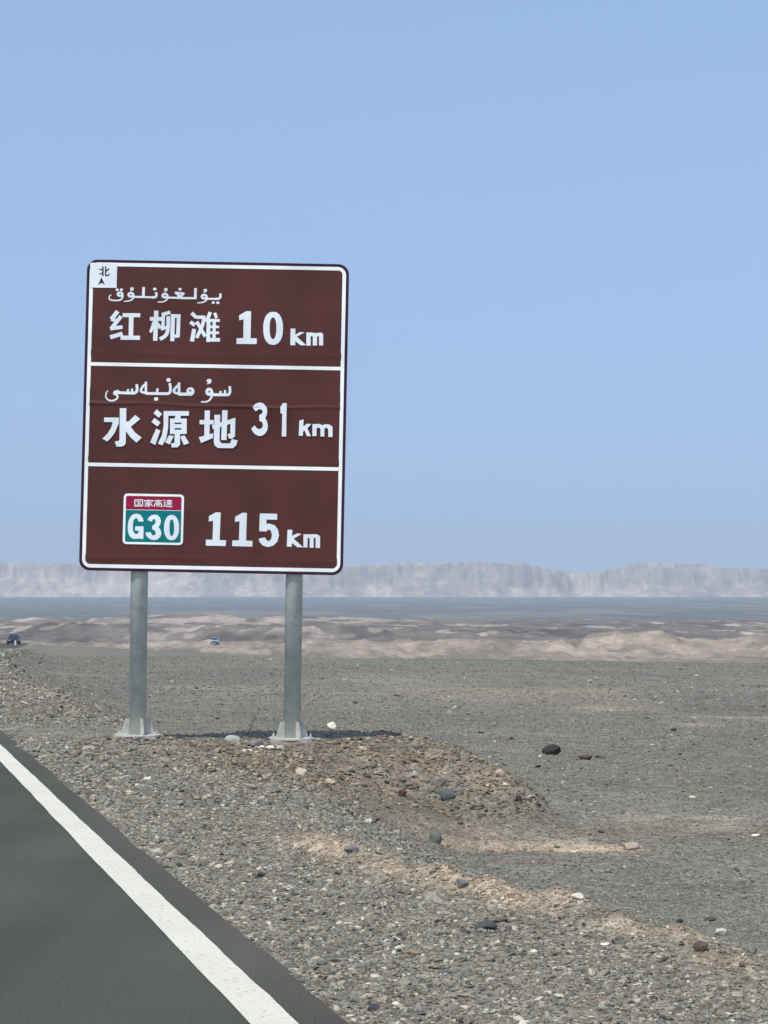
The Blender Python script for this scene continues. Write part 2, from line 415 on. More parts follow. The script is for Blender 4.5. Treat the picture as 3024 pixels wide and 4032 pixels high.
def hill_material():
    m = bpy.data.materials.new('mesa_rock'); n, b = nt(m); L = n.links.new
    b.inputs['Roughness'].default_value = .95; b.inputs['Specular IOR Level'].default_value = .1
    at = n.nodes.new('ShaderNodeAttribute'); at.attribute_name = 'soil_colour'
    tc = n.nodes.new('ShaderNodeTexCoord')
    t = n.nodes.new('ShaderNodeTexNoise'); t.inputs['Scale'].default_value = .03; t.inputs['Detail'].default_value = 8
    L(tc.outputs['Object'], t.inputs['Vector'])
    mr = n.nodes.new('ShaderNodeMapRange'); mr.inputs[1].default_value = .3; mr.inputs[2].default_value = .7; mr.inputs[3].default_value = .8; mr.inputs[4].default_value = 1.2
    L(t.outputs[0], mr.inputs[0])
    vm = n.nodes.new('ShaderNodeVectorMath'); vm.operation = 'SCALE'; L(at.outputs['Color'], vm.inputs[0]); L(mr.outputs[0], vm.inputs['Scale'])
    L(vm.outputs[0], b.inputs['Base Color'])
    return m
HILLM = hill_material()
TP = np.array([-1800, -600, 0, 200, 340, 900, 1390, 1560, 1900, 2050, 2120, 2180, 2300, 2420, 2700, 3024, 3600, 4800], float)
TZ = np.array([2232, 2226, 2219, 2222, 2224, 2226, 2229, 2223, 2220, 2222, 2232, 2250, 2254, 2240, 2236, 2240, 2247, 2240], float)
def mesa_top(x):
    u = (TP - 1512) / F * 8150.
    z = EYE + (HORIZON - TZ) / F * 8150.
    return np.interp(x, u, z) + 3 * fbm(x / 90, x * 0 + 1.1, 4) + 1.5 * np.sign(fbm(x / 25, x * 0 + 4.2, 2))
def bz(y): return np.interp(y, [1200, 2500, 8000, 9400], [-8.2, -2.0, 33, 40])
mesa('mesa', -4300, 4300, 7500, 8450, 1500, 100, mesa_top, 7640, bz, 'long pale flat topped mesa with gullied cliffs on the horizon', 3.3)
def butte_top(x):
    c = (2640 - 1512) / F * 9150; w = 215
    return EYE + (HORIZON - 2217) / F * 9150 - 46 * sst(.72, 1.5, np.abs(x - c) / w) - 90 * sst(1.0, 2.6, np.abs(x - c) / w)
mesa('butte', 600, 2300, 8800, 9280, 240, 50, butte_top, 8830, bz, 'far bluish butte rising behind the right end of the mesa', 8.1, depth=200)

# ------------------------------------------------------------------ road
def road_strip(name, s0, s1, ya, yb, lift, mat, n, jit=0, cols=2, seed=0):
    yv = [ya]
    while yv[-1] < yb: yv.append(yv[-1] + max(.06, abs(yv[-1]) * .006) * n)
    yv = np.array(yv); k = edge_slope(yv)
    nx, ny = 1 / np.sqrt(1 + k * k), -k / np.sqrt(1 + k * k)
    verts = []; faces = []
    for i, y in enumerate(yv):
        for c in range(cols):
            s = lerp(s0, s1, c / (cols - 1))
            if c == cols - 1: s += jit * float(fbm(y * 2.1 + seed, 0.3 + seed, 3)) + jit * .5 * float(fbm(y * 9 + seed, 1.3, 2))
            if c == 0 and jit and s0 > -1: s += jit * float(fbm(y * 1.7 + seed, 7.3 + seed, 3))
            yy_ = y + ny[i] * s
            verts.append((edge_x(y) + nx[i] * s, yy_, float(road_z(y)) + lift + (-.018 * (s) if 0 else 0)))
    for i in range(len(yv) - 1):
        for c in range(cols - 1):
            a = i * cols + c; faces.append((a, a + 1, a + cols + 1, a + cols))
    return mesh_obj(name, verts, faces, mat, smooth=True)

def asphalt_material():
    m = bpy.data.materials.new('asphalt'); n, b = nt(m); L = n.links.new
    b.inputs['Roughness'].default_value = .9; b.inputs['Specular IOR Level'].default_value = .15
    tc = n.nodes.new('ShaderNodeTexCoord')
    def tex(kind, sc, det=4, vec=None):
        t = n.nodes.new(kind); t.inputs['Scale'].default_value = sc
        if kind == 'ShaderNodeTexNoise': t.inputs['Detail'].default_value = det
        L(vec or tc.outputs['Object'], t.inputs['Vector']); return t
    mp = n.nodes.new('ShaderNodeMapping'); mp.inputs['Rotation'].default_value[2] = math.radians(-15.6); mp.inputs['Scale'].default_value = (1.6, .05, 1)
    L(tc.outputs['Object'], mp.inputs[0])
    streak = tex('ShaderNodeTexNoise', 1.0, 3, mp.outputs[0])
    gr = tex('ShaderNodeTexNoise', 95, 4); pt = tex('ShaderNodeTexNoise', .8, 5)
    def mrr(o, a, b_, c, d):
        q = n.nodes.new('ShaderNodeMapRange'); q.inputs[1].default_value = a; q.inputs[2].default_value = b_; q.inputs[3].default_value = c; q.inputs[4].default_value = d
        L(o, q.inputs[0]); return q.outputs[0]
    def mul(a, b_):
        q = n.nodes.new('ShaderNodeMath'); q.operation = 'MULTIPLY'; L(a, q.inputs[0]); L(b_, q.inputs[1]); return q.outputs[0]
    f = mul(mul(mrr(gr.outputs[0], .3, .7, .6, 1.4), mrr(pt.outputs[0], .3, .7, .90, 1.12)), mrr(streak.outputs[0], .3, .7, .88, 1.12))
    vm = n.nodes.new('ShaderNodeVectorMath'); vm.operation = 'SCALE'; 
    dp = n.nodes.new('ShaderNodeVectorMath'); dp.operation = 'DOT_PRODUCT'; dp.inputs[1].default_value = (.9631, .2693, 0); L(tc.outputs['Object'], dp.inputs[0])
    sdist = n.nodes.new('ShaderNodeMath'); sdist.operation = 'ADD'; sdist.inputs[1].default_value = -1.799; L(dp.outputs['Value'], sdist.inputs[0])
    dn = tex('ShaderNodeTexNoise', 7, 5)
    dusty = mul(mrr(sdist.outputs[0], -.32, -.05, 0, 1), mrr(dn.outputs[0], .3, .65, .45, 1))
    dm = n.nodes.new('ShaderNodeMix'); dm.data_type = 'RGBA'; L(dusty, dm.inputs['Factor'])
    dm.inputs['A'].default_value = (.066, .0700, .059, 1); dm.inputs['B'].default_value = (.078, .075, .063, 1)
    L(dm.outputs['Result'], vm.inputs[0])
    L(f, vm.inputs['Scale']); L(vm.outputs[0], b.inputs['Base Color'])
    bp = n.nodes.new('ShaderNodeBump'); bp.inputs['Strength'].default_value = .5; bp.inputs['Distance'].default_value = .003
    L(gr.outputs[0], bp.inputs['Height']); L(bp.outputs[0], b.inputs['Normal'])
    return m
ASPH = asphalt_material()
tag(road_strip('road', -9.2, 0.0, -50, 300, 0.0, ASPH, 1.0, jit=.022, cols=6), 'dark grey asphalt road', kind='structure')
def line_material():
    m = bpy.data.materials.new('road_line_paint'); n, b = nt(m); L = n.links.new
    b.inputs['Roughness'].default_value = .7; b.inputs['Specular IOR Level'].default_value = .3
    tc = n.nodes.new('ShaderNodeTexCoord')
    t = n.nodes.new('ShaderNodeTexNoise'); t.inputs['Scale'].default_value = 45; t.inputs['Detail'].default_value = 8; L(tc.outputs['Object'], t.inputs['Vector'])
    t2 = n.nodes.new('ShaderNodeTexNoise'); t2.inputs['Scale'].default_value = 2.2; t2.inputs['Detail'].default_value = 4; L(tc.outputs['Object'], t2.inputs['Vector'])
    cr = n.nodes.new('ShaderNodeValToRGB'); e = cr.color_ramp.elements
    e[0].position = .30; e[0].color = (.26, .25, .22, 1); e[1].position = .40; e[1].color = (.62, .61, .515, 1)
    L(t.outputs[0], cr.inputs[0])
    mr = n.nodes.new('ShaderNodeMapRange'); mr.inputs[1].default_value = .3; mr.inputs[2].default_value = .7; mr.inputs[3].default_value = .94; mr.inputs[4].default_value = 1.03; L(t2.outputs[0], mr.inputs[0])
    vm = n.nodes.new('ShaderNodeVectorMath'); vm.operation = 'SCALE'; L(cr.outputs[0], vm.inputs[0]); L(mr.outputs[0], vm.inputs['Scale'])
    L(vm.outputs[0], b.inputs['Base Color'])
    return m
LINE = line_material()
tag(road_strip('road_edge_line', -.358, -.186, -50, 190, .004, LINE, 1.0, jit=.007, cols=2, seed=4), 'solid white edge line', kind='structure')
tag(road_strip('road_far_edge_line', -8.95, -8.78, -50, 298, .004, LINE, 2.0, jit=0, cols=2, seed=9), 'solid white line on the far side of the road', kind='structure')
for i in range(14):
    ya = -20 + i * 15.0
    tag(road_strip('road_centre_dash', -4.55, -4.40, ya, ya + 6, .004, LINE, 2.0, jit=0, cols=2), kind='structure')

# ------------------------------------------------------------------ gravel (loose stones lying on shoulder, mound and plain)
def stone_material(name, attr=True, col=(.2, .2, .2), bump=.25):
    m = bpy.data.materials.new(name); n, b = nt(m); L = n.links.new
    b.inputs['Roughness'].default_value = .88; b.inputs['Specular IOR Level'].default_value = .25
    tc = n.nodes.new('ShaderNodeTexCoord')
    t = n.nodes.new('ShaderNodeTexNoise'); t.inputs['Scale'].default_value = 2.2 if attr else 18; t.inputs['Detail'].default_value = 6
    L(tc.outputs['Object'], t.inputs['Vector'])
    mr = n.nodes.new('ShaderNodeMapRange'); mr.inputs[1].default_value = .3; mr.inputs[2].default_value = .7; mr.inputs[3].default_value = .78; mr.inputs[4].default_value = 1.2
    L(t.outputs[0], mr.inputs[0])
    vm = n.nodes.new('ShaderNodeVectorMath'); vm.operation = 'SCALE'; L(mr.outputs[0], vm.inputs['Scale'])
    if attr:
        at = n.nodes.new('ShaderNodeAttribute'); at.attribute_type = 'INSTANCER'; at.attribute_name = 'col'
        L(at.outputs['Color'], vm.inputs[0])
    else:
        vm.inputs[0].default_value = col
    L(vm.outputs[0], b.inputs['Base Color'])
    if not attr:
        bp = n.nodes.new('ShaderNodeBump'); bp.inputs['Strength'].default_value = bump; bp.inputs['Distance'].default_value = .01
        L(t.outputs[0], bp.inputs['Height']); L(bp.outputs[0], b.inputs['Normal'])
    return m
GRAVM = stone_material('gravel_stone')

def stone_tree():
    ng = bpy.data.node_groups.new('gravel_scatter', 'GeometryNodeTree')
    ng.interface.new_socket('Geometry', in_out='INPUT', socket_type='NodeSocketGeometry')
    ng.interface.new_socket('Geometry', in_out='OUTPUT', socket_type='NodeSocketGeometry')
    N = ng.nodes.new; L = ng.links.new
    gi = N('NodeGroupInput'); go = N('NodeGroupOutput')
    join = N('GeometryNodeJoinGeometry')
    for k in range(7):
        ico = N('GeometryNodeMeshIcoSphere'); ico.inputs['Radius'].default_value = 1.0; ico.inputs['Subdivisions'].default_value = 2
        sp = N('GeometryNodeSetPosition'); L(ico.outputs[0], sp.inputs['Geometry'])
        pos = N('GeometryNodeInputPosition')
        add = N('ShaderNodeVectorMath'); add.operation = 'ADD'; L(pos.outputs[0], add.inputs[0]); add.inputs[1].default_value = (k * 7.1, k * 3.3, k * 1.9)
        no = N('ShaderNodeTexNoise'); no.inputs['Scale'].default_value = .95; no.inputs['Detail'].default_value = 1.5; L(add.outputs[0], no.inputs['Vector'])
        mr = N('ShaderNodeMapRange'); mr.inputs[1].default_value = .25; mr.inputs[2].default_value = .75; mr.inputs[3].default_value = .45; mr.inputs[4].default_value = 1.35
        L(no.outputs[0], mr.inputs[0])
        sc = N('ShaderNodeVectorMath'); sc.operation = 'SCALE'; L(pos.outputs[0], sc.inputs[0]); L(mr.outputs[0], sc.inputs['Scale'])
        L(sc.outputs[0], sp.inputs['Position'])
        sm = N('GeometryNodeSetMaterial'); L(sp.outputs[0], sm.inputs[0]); sm.inputs['Material'].default_value = GRAVM
        ss = N('GeometryNodeSetShadeSmooth'); L(sm.outputs[0], ss.inputs[0]); ss.inputs['Shade Smooth'].default_value = False
        g2 = N('GeometryNodeGeometryToInstance'); L(ss.outputs[0], g2.inputs[0]); L(g2.outputs[0], join.inputs[0])
    iop = N('GeometryNodeInstanceOnPoints'); L(gi.outputs[0], iop.inputs['Points']); L(join.outputs[0], iop.inputs['Instance'])
    iop.inputs['Pick Instance'].default_value = True
    def na(name, typ):
        q = N('GeometryNodeInputNamedAttribute'); q.data_type = typ; q.inputs[0].default_value = name; return q
    a = na('idx', 'INT'); L(a.outputs[0], iop.inputs['Instance Index'])
    a = na('rot', 'FLOAT_VECTOR'); e = N('FunctionNodeEulerToRotation'); L(a.outputs[0], e.inputs[0]); L(e.outputs[0], iop.inputs['Rotation'])
    a = na('scl', 'FLOAT_VECTOR'); L(a.outputs[0], iop.inputs['Scale'])
    L(iop.outputs[0], go.inputs[0])
    return ng
SNG = stone_tree()

def scatter(name, P, R, C, label, flat=(.28, .68), sink=.35):
    n = len(P)
    me = bpy.data.meshes.new(name); me.vertices.add(n)
    R = R * .94; sx = R * rng.uniform(.8, 1.55, n); sy = R * rng.uniform(.65, 1.1, n); sz = R * rng.uniform(flat[0], flat[1], n)
    P = P.copy(); P[:, 2] += sz * sink
    me.vertices.foreach_set('co', P.astype(np.float32).ravel())
    def add(nm, typ, key, arr):
        at = me.attributes.new(nm, typ, 'POINT'); at.data.foreach_set(key, np.ascontiguousarray(arr).ravel())
    add('idx', 'INT', 'value', rng.integers(0, 7, n).astype(np.int32))
    add('rot', 'FLOAT_VECTOR', 'vector', np.stack([rng.normal(0, .28, n), rng.normal(0, .28, n), rng.uniform(0, 6.283, n)], -1).astype(np.float32))
    add('scl', 'FLOAT_VECTOR', 'vector', np.stack([sx, sy, sz], -1).astype(np.float32))
    add('col', 'FLOAT_COLOR', 'color', np.concatenate([C, np.ones((n, 1))], 1).astype(np.float32))
    me.materials.append(GRAVM)
    o = link(bpy.data.objects.new(name, me))
    md = o.modifiers.new('scatter', 'NODES'); md.node_group = SNG
    return tag(o, label, kind='stuff')

def stone_colours(x, y, n, brown, warm=0.0):
    t = rng.random(n)
    g = np.where(t < .22, rng.uniform(.05, .12, n), np.where(t < .70, rng.uniform(.12, .25, n), np.where(t < .94, rng.uniform(.25, .40, n), rng.uniform(.45, .75, n))))
    hue = rng.normal(0, 1, n)
    c = np.stack([g * (1.0 + .03 * hue), g * (.94 + .004 * hue), g * (.76 - .03 * hue)], -1)
    red = (rng.random(n) < .05) & (g < .3)
    c[red] *= np.array([1.25, .92, .75])
    bl = rng.random(n) < .12; c[bl] *= np.array([.90, .98, 1.02])
    c = c * (1 + brown[:, None] * (np.array([1.14, .98, .80]) - 1))
    return np.clip(c, .03, .85)

def sample(n, ya, yb, power, umax=.27):
    """points with areal density falling as y^-power"""
    k = 2 - power
    q = rng.random(n)
    y = (ya ** k + q * (yb ** k - ya ** k)) ** (1 / k) if abs(k) > 1e-6 else ya * (yb / ya) ** q
    x = rng.uniform(-umax, umax, n) * (y + .8)
    return x, y
PLATES = []
def build_gravel():
    # near shoulder
    for (nm, n, ya, yb, pw, r0, lab) in (('gravel', 215000, 5.5, 15, 0.0, .0074, 'loose grey and pale gravel covering the road shoulder'),
                                    ('gravel', 210000, 15, 60, 1.75, .0125, 'loose gravel and soil clods around the sign and the plain behind it'),
                                    ('gravel', 60000, 60, 150, 2.0, .035, 'scattered stones out on the gravel plain')):
        x, y = sample(n, ya, yb, pw)
        s = lat(x, y)
        sp = rng.random(n)
        keep = (s > .012 + .03 * rng.random(n) ** 2)
        onplain = sst(0, .5, s - np.interp(y, [7, 12, 15, 26], [2.4, 1.9, 2.6, 3.2])) * (1 - np.clip(pad_mask(x, y) * 2, 0, 1))
        keep &= ~((sp < .35) & (onplain > .5))
        x = x[keep]; y = y[keep]; s = s[keep]; onplain = onplain[keep]
        m = len(x)
        z = terrain(x, y)
        R = r0 * np.exp(rng.normal(0, .42, m)) * np.maximum(1, y / (14 if ya < 15 else ya * 1.3)) ** .55
        R *= np.where(onplain > .5, .72, 1.0)
        big = rng.random(m) < .006; R[big] *= rng.uniform(1.6, 2.6, big.sum())
        R *= 1 - .5 * sst(22.6, 22.9, y) * (1 - sst(24.5, 26, y)) * (1 - sst(4, 5, s))
        # coarser near the road edge
        R *= 1 + .25 * np.exp(-(s / .25) ** 2)
        pm = pad_mask(x, y)
        br = np.clip(np.maximum(pm * 1.6, sst(16.5, 18.8, y) * (1 - sst(23.2, 24, y)) * (1 - sst(4.0, 4.8, s))), 0, 1) * sst(1.0, 2.2, s) * .75
        sb = berm_s(y)
        br = np.maximum(br, np.exp(-((s - sb) / .16) ** 2) * (1 - sst(12.6, 14.5, y)) * np.clip(.8 + 1.2 * fbm(x * 1.7 + 9, y * 1.7, 3), 0, 1)); berm_ = np.exp(-((s - sb) / .16) ** 2) * (1 - sst(12.6, 14.5, y)); R = R * (1 - .3 * berm_)
        C = stone_colours(x, y, m, br)
        # stones half bedded in dust: pull colour towards the ground's own colour
        Ag = albedo(x, y, z)
        mix = np.where(onplain > .5, .62, .34)[:, None] * np.ones((m, 1))
        mix = np.maximum(mix, np.maximum(br * .42, berm_ * .75)[:, None]); R *= 1 + .08 * (br > .3) * sst(16, 17, y); C = np.where((rng.random(m) < .25 * (br > .3))[:, None], C * .5, C)
        C = C * (1 - mix) + Ag * mix
        ok = np.ones(m, bool)
        for (cx, cy, r) in PLATES: ok &= ((x - cx) ** 2 + (y - cy) ** 2) > r * r
        scatter(nm, np.stack([x, y, z], -1)[ok], R[ok], C[ok], lab)

# ------------------------------------------------------------------ the sign
TH = math.radians(1.1)
YP = 22.0                                        # depth of the panel face
CPX, CPY = 844.8, 1641.0
ctr = at_depth(CPX, CPY, YP)
SC = F / (ctr.y * math.cos(PITCH) + (ctr.z - EYE) * math.sin(PITCH))      # drawing units per metre on the panel
PW, PH = 1036 / SC, 1229 / SC
base = at_depth(845, 2902, YP + .144)
sign = empty('road_sign', (base.x, YP, base.z), (0, TH, 0))
tag(sign, 'brown road distance sign with white Chinese and Uyghur lettering on two grey steel poles', 'road sign')
CZ = (ctr.z - base.z)                            # panel centre in the sign's own frame
CX = (ctr.x - base.x) - CZ * math.sin(TH)
ct, st_ = math.cos(math.radians(1.2)), math.sin(math.radians(1.2))
def sg(px, py):
    dx, dy = px - CPX, py - CPY
    return CX + (dx * ct + dy * st_) / SC, CZ - (-dx * st_ + dy * ct) / SC * 1.004 + .003

ALU = simple('aluminium', (.42, .43, .44), .45, .8, (6, .9, 1.1))
GALV = simple('galvanised_steel', (.50, .535, .49), .55, .10, (9, .84, 1.16), (60, .12, .002))
GALV2 = simple('galvanised_plate', (.50, .49, .44), .7, .1, (14, .82, 1.12), (40, .15, .003))
CONC = simple('concrete', (.33, .30, .26), .9, 0, (12, .75, 1.2), (25, .5, .01))
def sheeting(name, col, n=(1.7, .86, 1.12)): return simple(name, col, .6, 0, n, (2.5, .04, .01), .12)
BROWN = sheeting('brown_reflective_sheet', (.086, .030, .0255))
EDGEM = sheeting('maroon_edge_sheet', (.045, .014, .028))
WHITE = sheeting('white_reflective_sheet', (.83, .88, .86))
WHITE2 = sheeting('pale_reflective_sheet', (.72, .78, .81))
RED = sheeting('red_reflective_sheet', (.30, .012, .050))
GREEN = sheeting('green_reflective_sheet', (.003, .165, .175))
DARKP = sheeting('dark_print', (.045, .018, .045))

def rrect(cx, cz, w, h, r, seg=7):
    pts = []
    for (sx, sz, a0) in ((1, 1, 0), (-1, 1, 90), (-1, -1, 180), (1, -1, 270)):
        for i in range(seg + 1):
            a = math.radians(a0 + 90 * i / seg)
            pts.append((cx + sx * (w / 2 - r) + r * math.cos(a), cz + sz * (h / 2 - r) + r * math.sin(a)))
    return pts
def flat_poly(name, pts, y, mat, parent, thick=0):
    v = [(p[0], y, p[1]) for p in pts]; n = len(v)
    if not thick:
        return mesh_obj(name, v, [tuple(range(n))], mat, parent)
    v += [(p[0], y + thick, p[1]) for p in pts]
    f = [tuple(range(n)), tuple(range(2 * n - 1, n - 1, -1))] + [(i, i + n, (i + 1) % n + n, (i + 1) % n) for i in range(n)]
    return mesh_obj(name, v, f, mat, parent)
def ring(name, outer, inner, y, mat, parent):
    n = len(outer)
    v = [(p[0], y, p[1]) for p in outer] + [(p[0], y, p[1]) for p in inner]
    return mesh_obj(name, v, [(i, (i + 1) % n, (i + 1) % n + n, i + n) for i in range(n)], mat, parent)

panel = flat_poly('panel', rrect(CX, CZ, PW, PH, .125, 9), 0.0, EDGEM, sign, .022)
panel['label'] = 'brown panel with rounded corners and dark maroon edge'
m0, m1 = 11.5 / SC, 25.5 / SC
ring('border', rrect(CX, CZ, PW - 2 * m0, PH - 2 * m0, .098, 9), rrect(CX, CZ, PW - 2 * m1, PH - 2 * m1, .050, 9), -.0016, WHITE, sign)
# brown fields with their slight ripples (real relief) -- split by the two dividers
def zat(py): return CZ - (py - CPY) / SC
d1, d2 = 1441.5, 1838.5
hw = PW / 2 - m1 + .004
def field(zt, zb, ripples, top_r=False, bot_r=False):
    """brown film; ripples = list of (z, height, halfwidth)"""
    r = .05
    zs = sorted(set([zt, zb] + [zt - r * k / 6 for k in range(7)] * top_r + [zb + r * k / 6 for k in range(7)] * bot_r +
                    [z + hwid * k / 4 for (z, h, hwid) in ripples for k in range(-8, 9)]), reverse=True)
    zs = [z for z in zs if zb <= z <= zt]
    nx = 40; v = []; f = []
    for z in zs:
        w = hw
        if top_r and z > zt - r: w = hw - r + math.sqrt(max(r * r - (z - zt + r) ** 2, 0))
        if bot_r and z < zb + r: w = hw - r + math.sqrt(max(r * r - (zb + r - z) ** 2, 0))
        for i in range(nx + 1):
            x = -w + 2 * w * i / nx
            bump = 0
            for (rz, h, hwid) in ripples:
                zz = rz + .010 * math.sin(x * 2.1 + rz) + .006 * math.sin(x * 6.3)
                q = (z - zz) / hwid
                bump += h * (1 + .35 * math.sin(x * 3 + rz * 5)) * math.exp(-q * q) * (1 if z > zz else 1)
            v.append((CX + x, -.0012 - bump, z))
    for j in range(len(zs) - 1):
        for i in range(nx):
            a = j * (nx + 1) + i; f.append((a, a + nx + 1, a + nx + 2, a + 1))
    return mesh_obj('field', v, f, BROWN, sign, smooth=True)
zt, zb = CZ + PH / 2 - m1 + .003, CZ - PH / 2 + m1 - .003
field(zt, zat(d1 - 6), [(zat(1398), .0022, .03)], top_r=True)
fm = field(zat(d1 + 6), zat(d2 - 6), [(zat(1598), .0085, .020), (zat(1815), .0016, .03), (zat(1560), .0015, .06)])
fm['label'] = 'middle brown field with a horizontal crease'
field(zat(d2 + 6), zb, [(zat(2202), .0026, .03)], bot_r=True)
for dd in (d1, d2):
    bm = bmesh.new(); bm_box(bm, (CX, -.0035, zat(dd)), (2 * hw - .004, .002, 14.0 / SC)); bm_obj('divider', bm, WHITE, sign)

# ---- lettering. Glyph outlines are polygons ('p') and pen strokes ('s') in the drawing's units
def tess(name, polys, y0, mat, parent, level, dy=.00008):
    verts = []; faces = []
    for k, poly in zip(level, polys):
        v3 = [Vector((p[0], p[1], 0)) for p in poly]
        y = y0 - k * dy
        b0 = len(verts)
        verts += [(p[0], y, p[1]) for p in poly]
        for t in tessellate_polygon([v3]):
            a, b, c = t
            n = (v3[b] - v3[a]).cross(v3[c] - v3[a]).z
            faces.append((b0 + a, b0 + b, b0 + c) if n > 0 else (b0 + a, b0 + c, b0 + b))
    return mesh_obj(name, verts, faces, mat, parent)
def stroke_poly(pts, w, w2=None):
    """outline of a pen stroke with mitred joins; returns a list of convex-ish quads"""
    w2 = w if w2 is None else w2
    n = len(pts); L_, R_ = [], []
    for i, p in enumerate(pts):
        if i == 0: d = Vector(pts[1]) - Vector(p)
        elif i == n - 1: d = Vector(p) - Vector(pts[i - 1])
        else: d = (Vector(p) - Vector(pts[i - 1])).normalized() + (Vector(pts[i + 1]) - Vector(p)).normalized()
        d.normalize(); nn = Vector((-d.y, d.x)); k = 1.0
        if 0 < i < n - 1:
            e = (Vector(p) - Vector(pts[i - 1])).normalized(); c = max(.6, abs(e.dot(d))); k = 1 / c
        ww = (w + (w2 - w) * i / (n - 1)) / 2 * k
        L_.append(Vector(p) + nn * ww); R_.append(Vector(p) - nn * ww)
    return [[L_[i], L_[i + 1], R_[i + 1], R_[i]] for i in range(n - 1)]
def smooth_pts(pts, it=2):
    for _ in range(it):
        q = [pts[0]]
        for a, b in zip(pts[:-1], pts[1:]):
            q += [(a[0] * .75 + b[0] * .25, a[1] * .75 + b[1] * .25), (a[0] * .25 + b[0] * .75, a[1] * .25 + b[1] * .75)]
        q.append(pts[-1]); pts = q
    return pts
def glyph(name, tr, items, mat=WHITE2, y0=None, parent=None, label=None):
    if y0 is None: y0 = -.0125 if tr[1] in (1580, 1560) else -.0048
    ox, oy, s = tr; polys = []; lay = []
    def m(p): return sg(ox + p[0] * s, oy + p[1] * s)
    for it in items:
        k = it[0]; n0 = len(polys); lay.append(n0)
        if k == 'p': polys.append([m(p) for p in it[1]])
        elif k == 's': polys += [[m(p) for p in q] for q in stroke_poly(it[2], it[1], it[3] if len(it) > 3 else None)]
        elif k == 'c': polys += [[m(p) for p in q] for q in stroke_poly(smooth_pts(it[2]), it[1], it[3] if len(it) > 3 else None)]
        elif k == 'r':
            x0, z0, x1, z1 = it[1]; polys.append([m((x0, z0)), m((x1, z0)), m((x1, z1)), m((x0, z1))])
        elif k == 'o':      # ring: cx, cy, rx, ry, hx, hy [, hole cx, cy]
            cx, cy, rx, ry, hx, hy = it[1][:6]; hc = it[1][6:] or (cx, cy); N = 28
            for i in range(N):
                a, b = 2 * math.pi * i / N, 2 * math.pi * (i + 1) / N
                ex = it[2] if len(it) > 2 else 1.0
                def pt(a, rx, ry, c):
                    ca, sa = math.cos(a), math.sin(a)
                    return (c[0] + rx * math.copysign(abs(ca) ** ex, ca), c[1] + ry * math.copysign(abs(sa) ** ex, sa))
                polys.append([m(pt(a, rx, ry, (cx, cy))), m(pt(b, rx, ry, (cx, cy))), m(pt(b, hx, hy, hc)), m(pt(a, hx, hy, hc))])
        elif k == 'd':      # dot
            cx, cy, r = it[1]; polys.append([m((cx + r * math.cos(a * math.pi / 4), cy + r * .85 * math.sin(a * math.pi / 4))) for a in range(8)])
    # ring pieces share a plane; strokes are stacked by a fraction of a millimetre
    lay.append(len(polys)); level = [max(i for i in range(len(lay) - 1) if lay[i] <= j) for j in range(len(polys))]
    o = tess(name, polys, y0, mat, parent or sign, level)
    if label: o['label'] = label
    return o
TA = (400, 1200, .3014); TB = (900, 1200, .2411); TC = (400, 1580, .3315); TD = (960, 1560, .2291)
TE = (470, 1930, .16275); TF = (780, 1980, .3074); TG = (400, 1120, .3014); THH = (400, 1480, .3195); TI = (330, 1010, .1025); TJ = (480, 1940, .1567)
# first row
glyph('character', TA, [('s', 56, [(205, 84), (122, 190)]), ('s', 44, [(118, 188), (190, 208)]), ('s', 50, [(250, 150), (118, 315)]), ('s', 48, [(108, 312), (268, 292)]),
    ('s', 54, [(108, 426), (268, 378)]), ('s', 52, [(268, 135), (500, 137)]), ('s', 60, [(382, 130), (378, 440)]), ('s', 55, [(243, 431), (498, 433)])], label='white Chinese character for red')
glyph('character', TA, [('s', 58, [(709, 78), (697, 472)]), ('s', 50, [(626, 185), (780, 187)]), ('s', 50, [(690, 215), (634, 362)], 36), ('s', 44, [(712, 235), (768, 305)]),
    ('s', 46, [(893, 98), (782, 132)]), ('s', 44, [(802, 110), (797, 330)]), ('s', 40, [(770, 320), (850, 296)]), ('c', 48, [(868, 150), (866, 290), (850, 400), (758, 452)]),
    ('s', 48, [(905, 148), (1028, 150)]), ('s', 54, [(928, 125), (920, 478)]), ('s', 48, [(1004, 126), (994, 420)]), ('s', 44, [(1012, 408), (950, 414)])], label='white Chinese character for willow')
glyph('character', TA, [('s', 48, [(1172, 108), (1234, 168)]), ('s', 48, [(1156, 226), (1216, 270)]), ('s', 50, [(1206, 318), (1178, 482)], 56), ('s', 44, [(1232, 165), (1350, 165)]),
    ('c', 46, [(1335, 160), (1320, 270), (1238, 436)]), ('s', 46, [(1240, 222), (1352, 418)]), ('s', 46, [(1418, 98), (1366, 225)]), ('s', 50, [(1394, 200), (1390, 490)]),
    ('s', 40, [(1474, 108), (1500, 178)]), ('s', 38, [(1390, 206), (1542, 208)]), ('s', 34, [(1390, 290), (1532, 292)]), ('s', 34, [(1390, 368), (1532, 370)]), ('s', 48, [(1380, 460), (1544, 462)]),
    ('s', 42, [(1470, 195), (1466, 455)])], label='white Chinese character for shoal')
ONE = [(285, 108), (365, 108), (358, 552), (460, 552), (457, 648), (125, 645), (130, 550), (238, 550), (243, 240), (172, 260), (168, 178)]
glyph('digit', TB, [('p', ONE)], label='white digit 1')
glyph('digit', TB, [('o', (726, 390, 162, 272, 55, 178, 724, 388), .88)], label='white digit 0')
glyph('letter', TB, [('p', [(1012, 395), (1090, 395), (1088, 668), (1008, 668)]), ('p', [(1086, 500), (1165, 452), (1242, 455), (1115, 530), (1268, 665), (1180, 672), (1086, 600)])], label='white letter k')
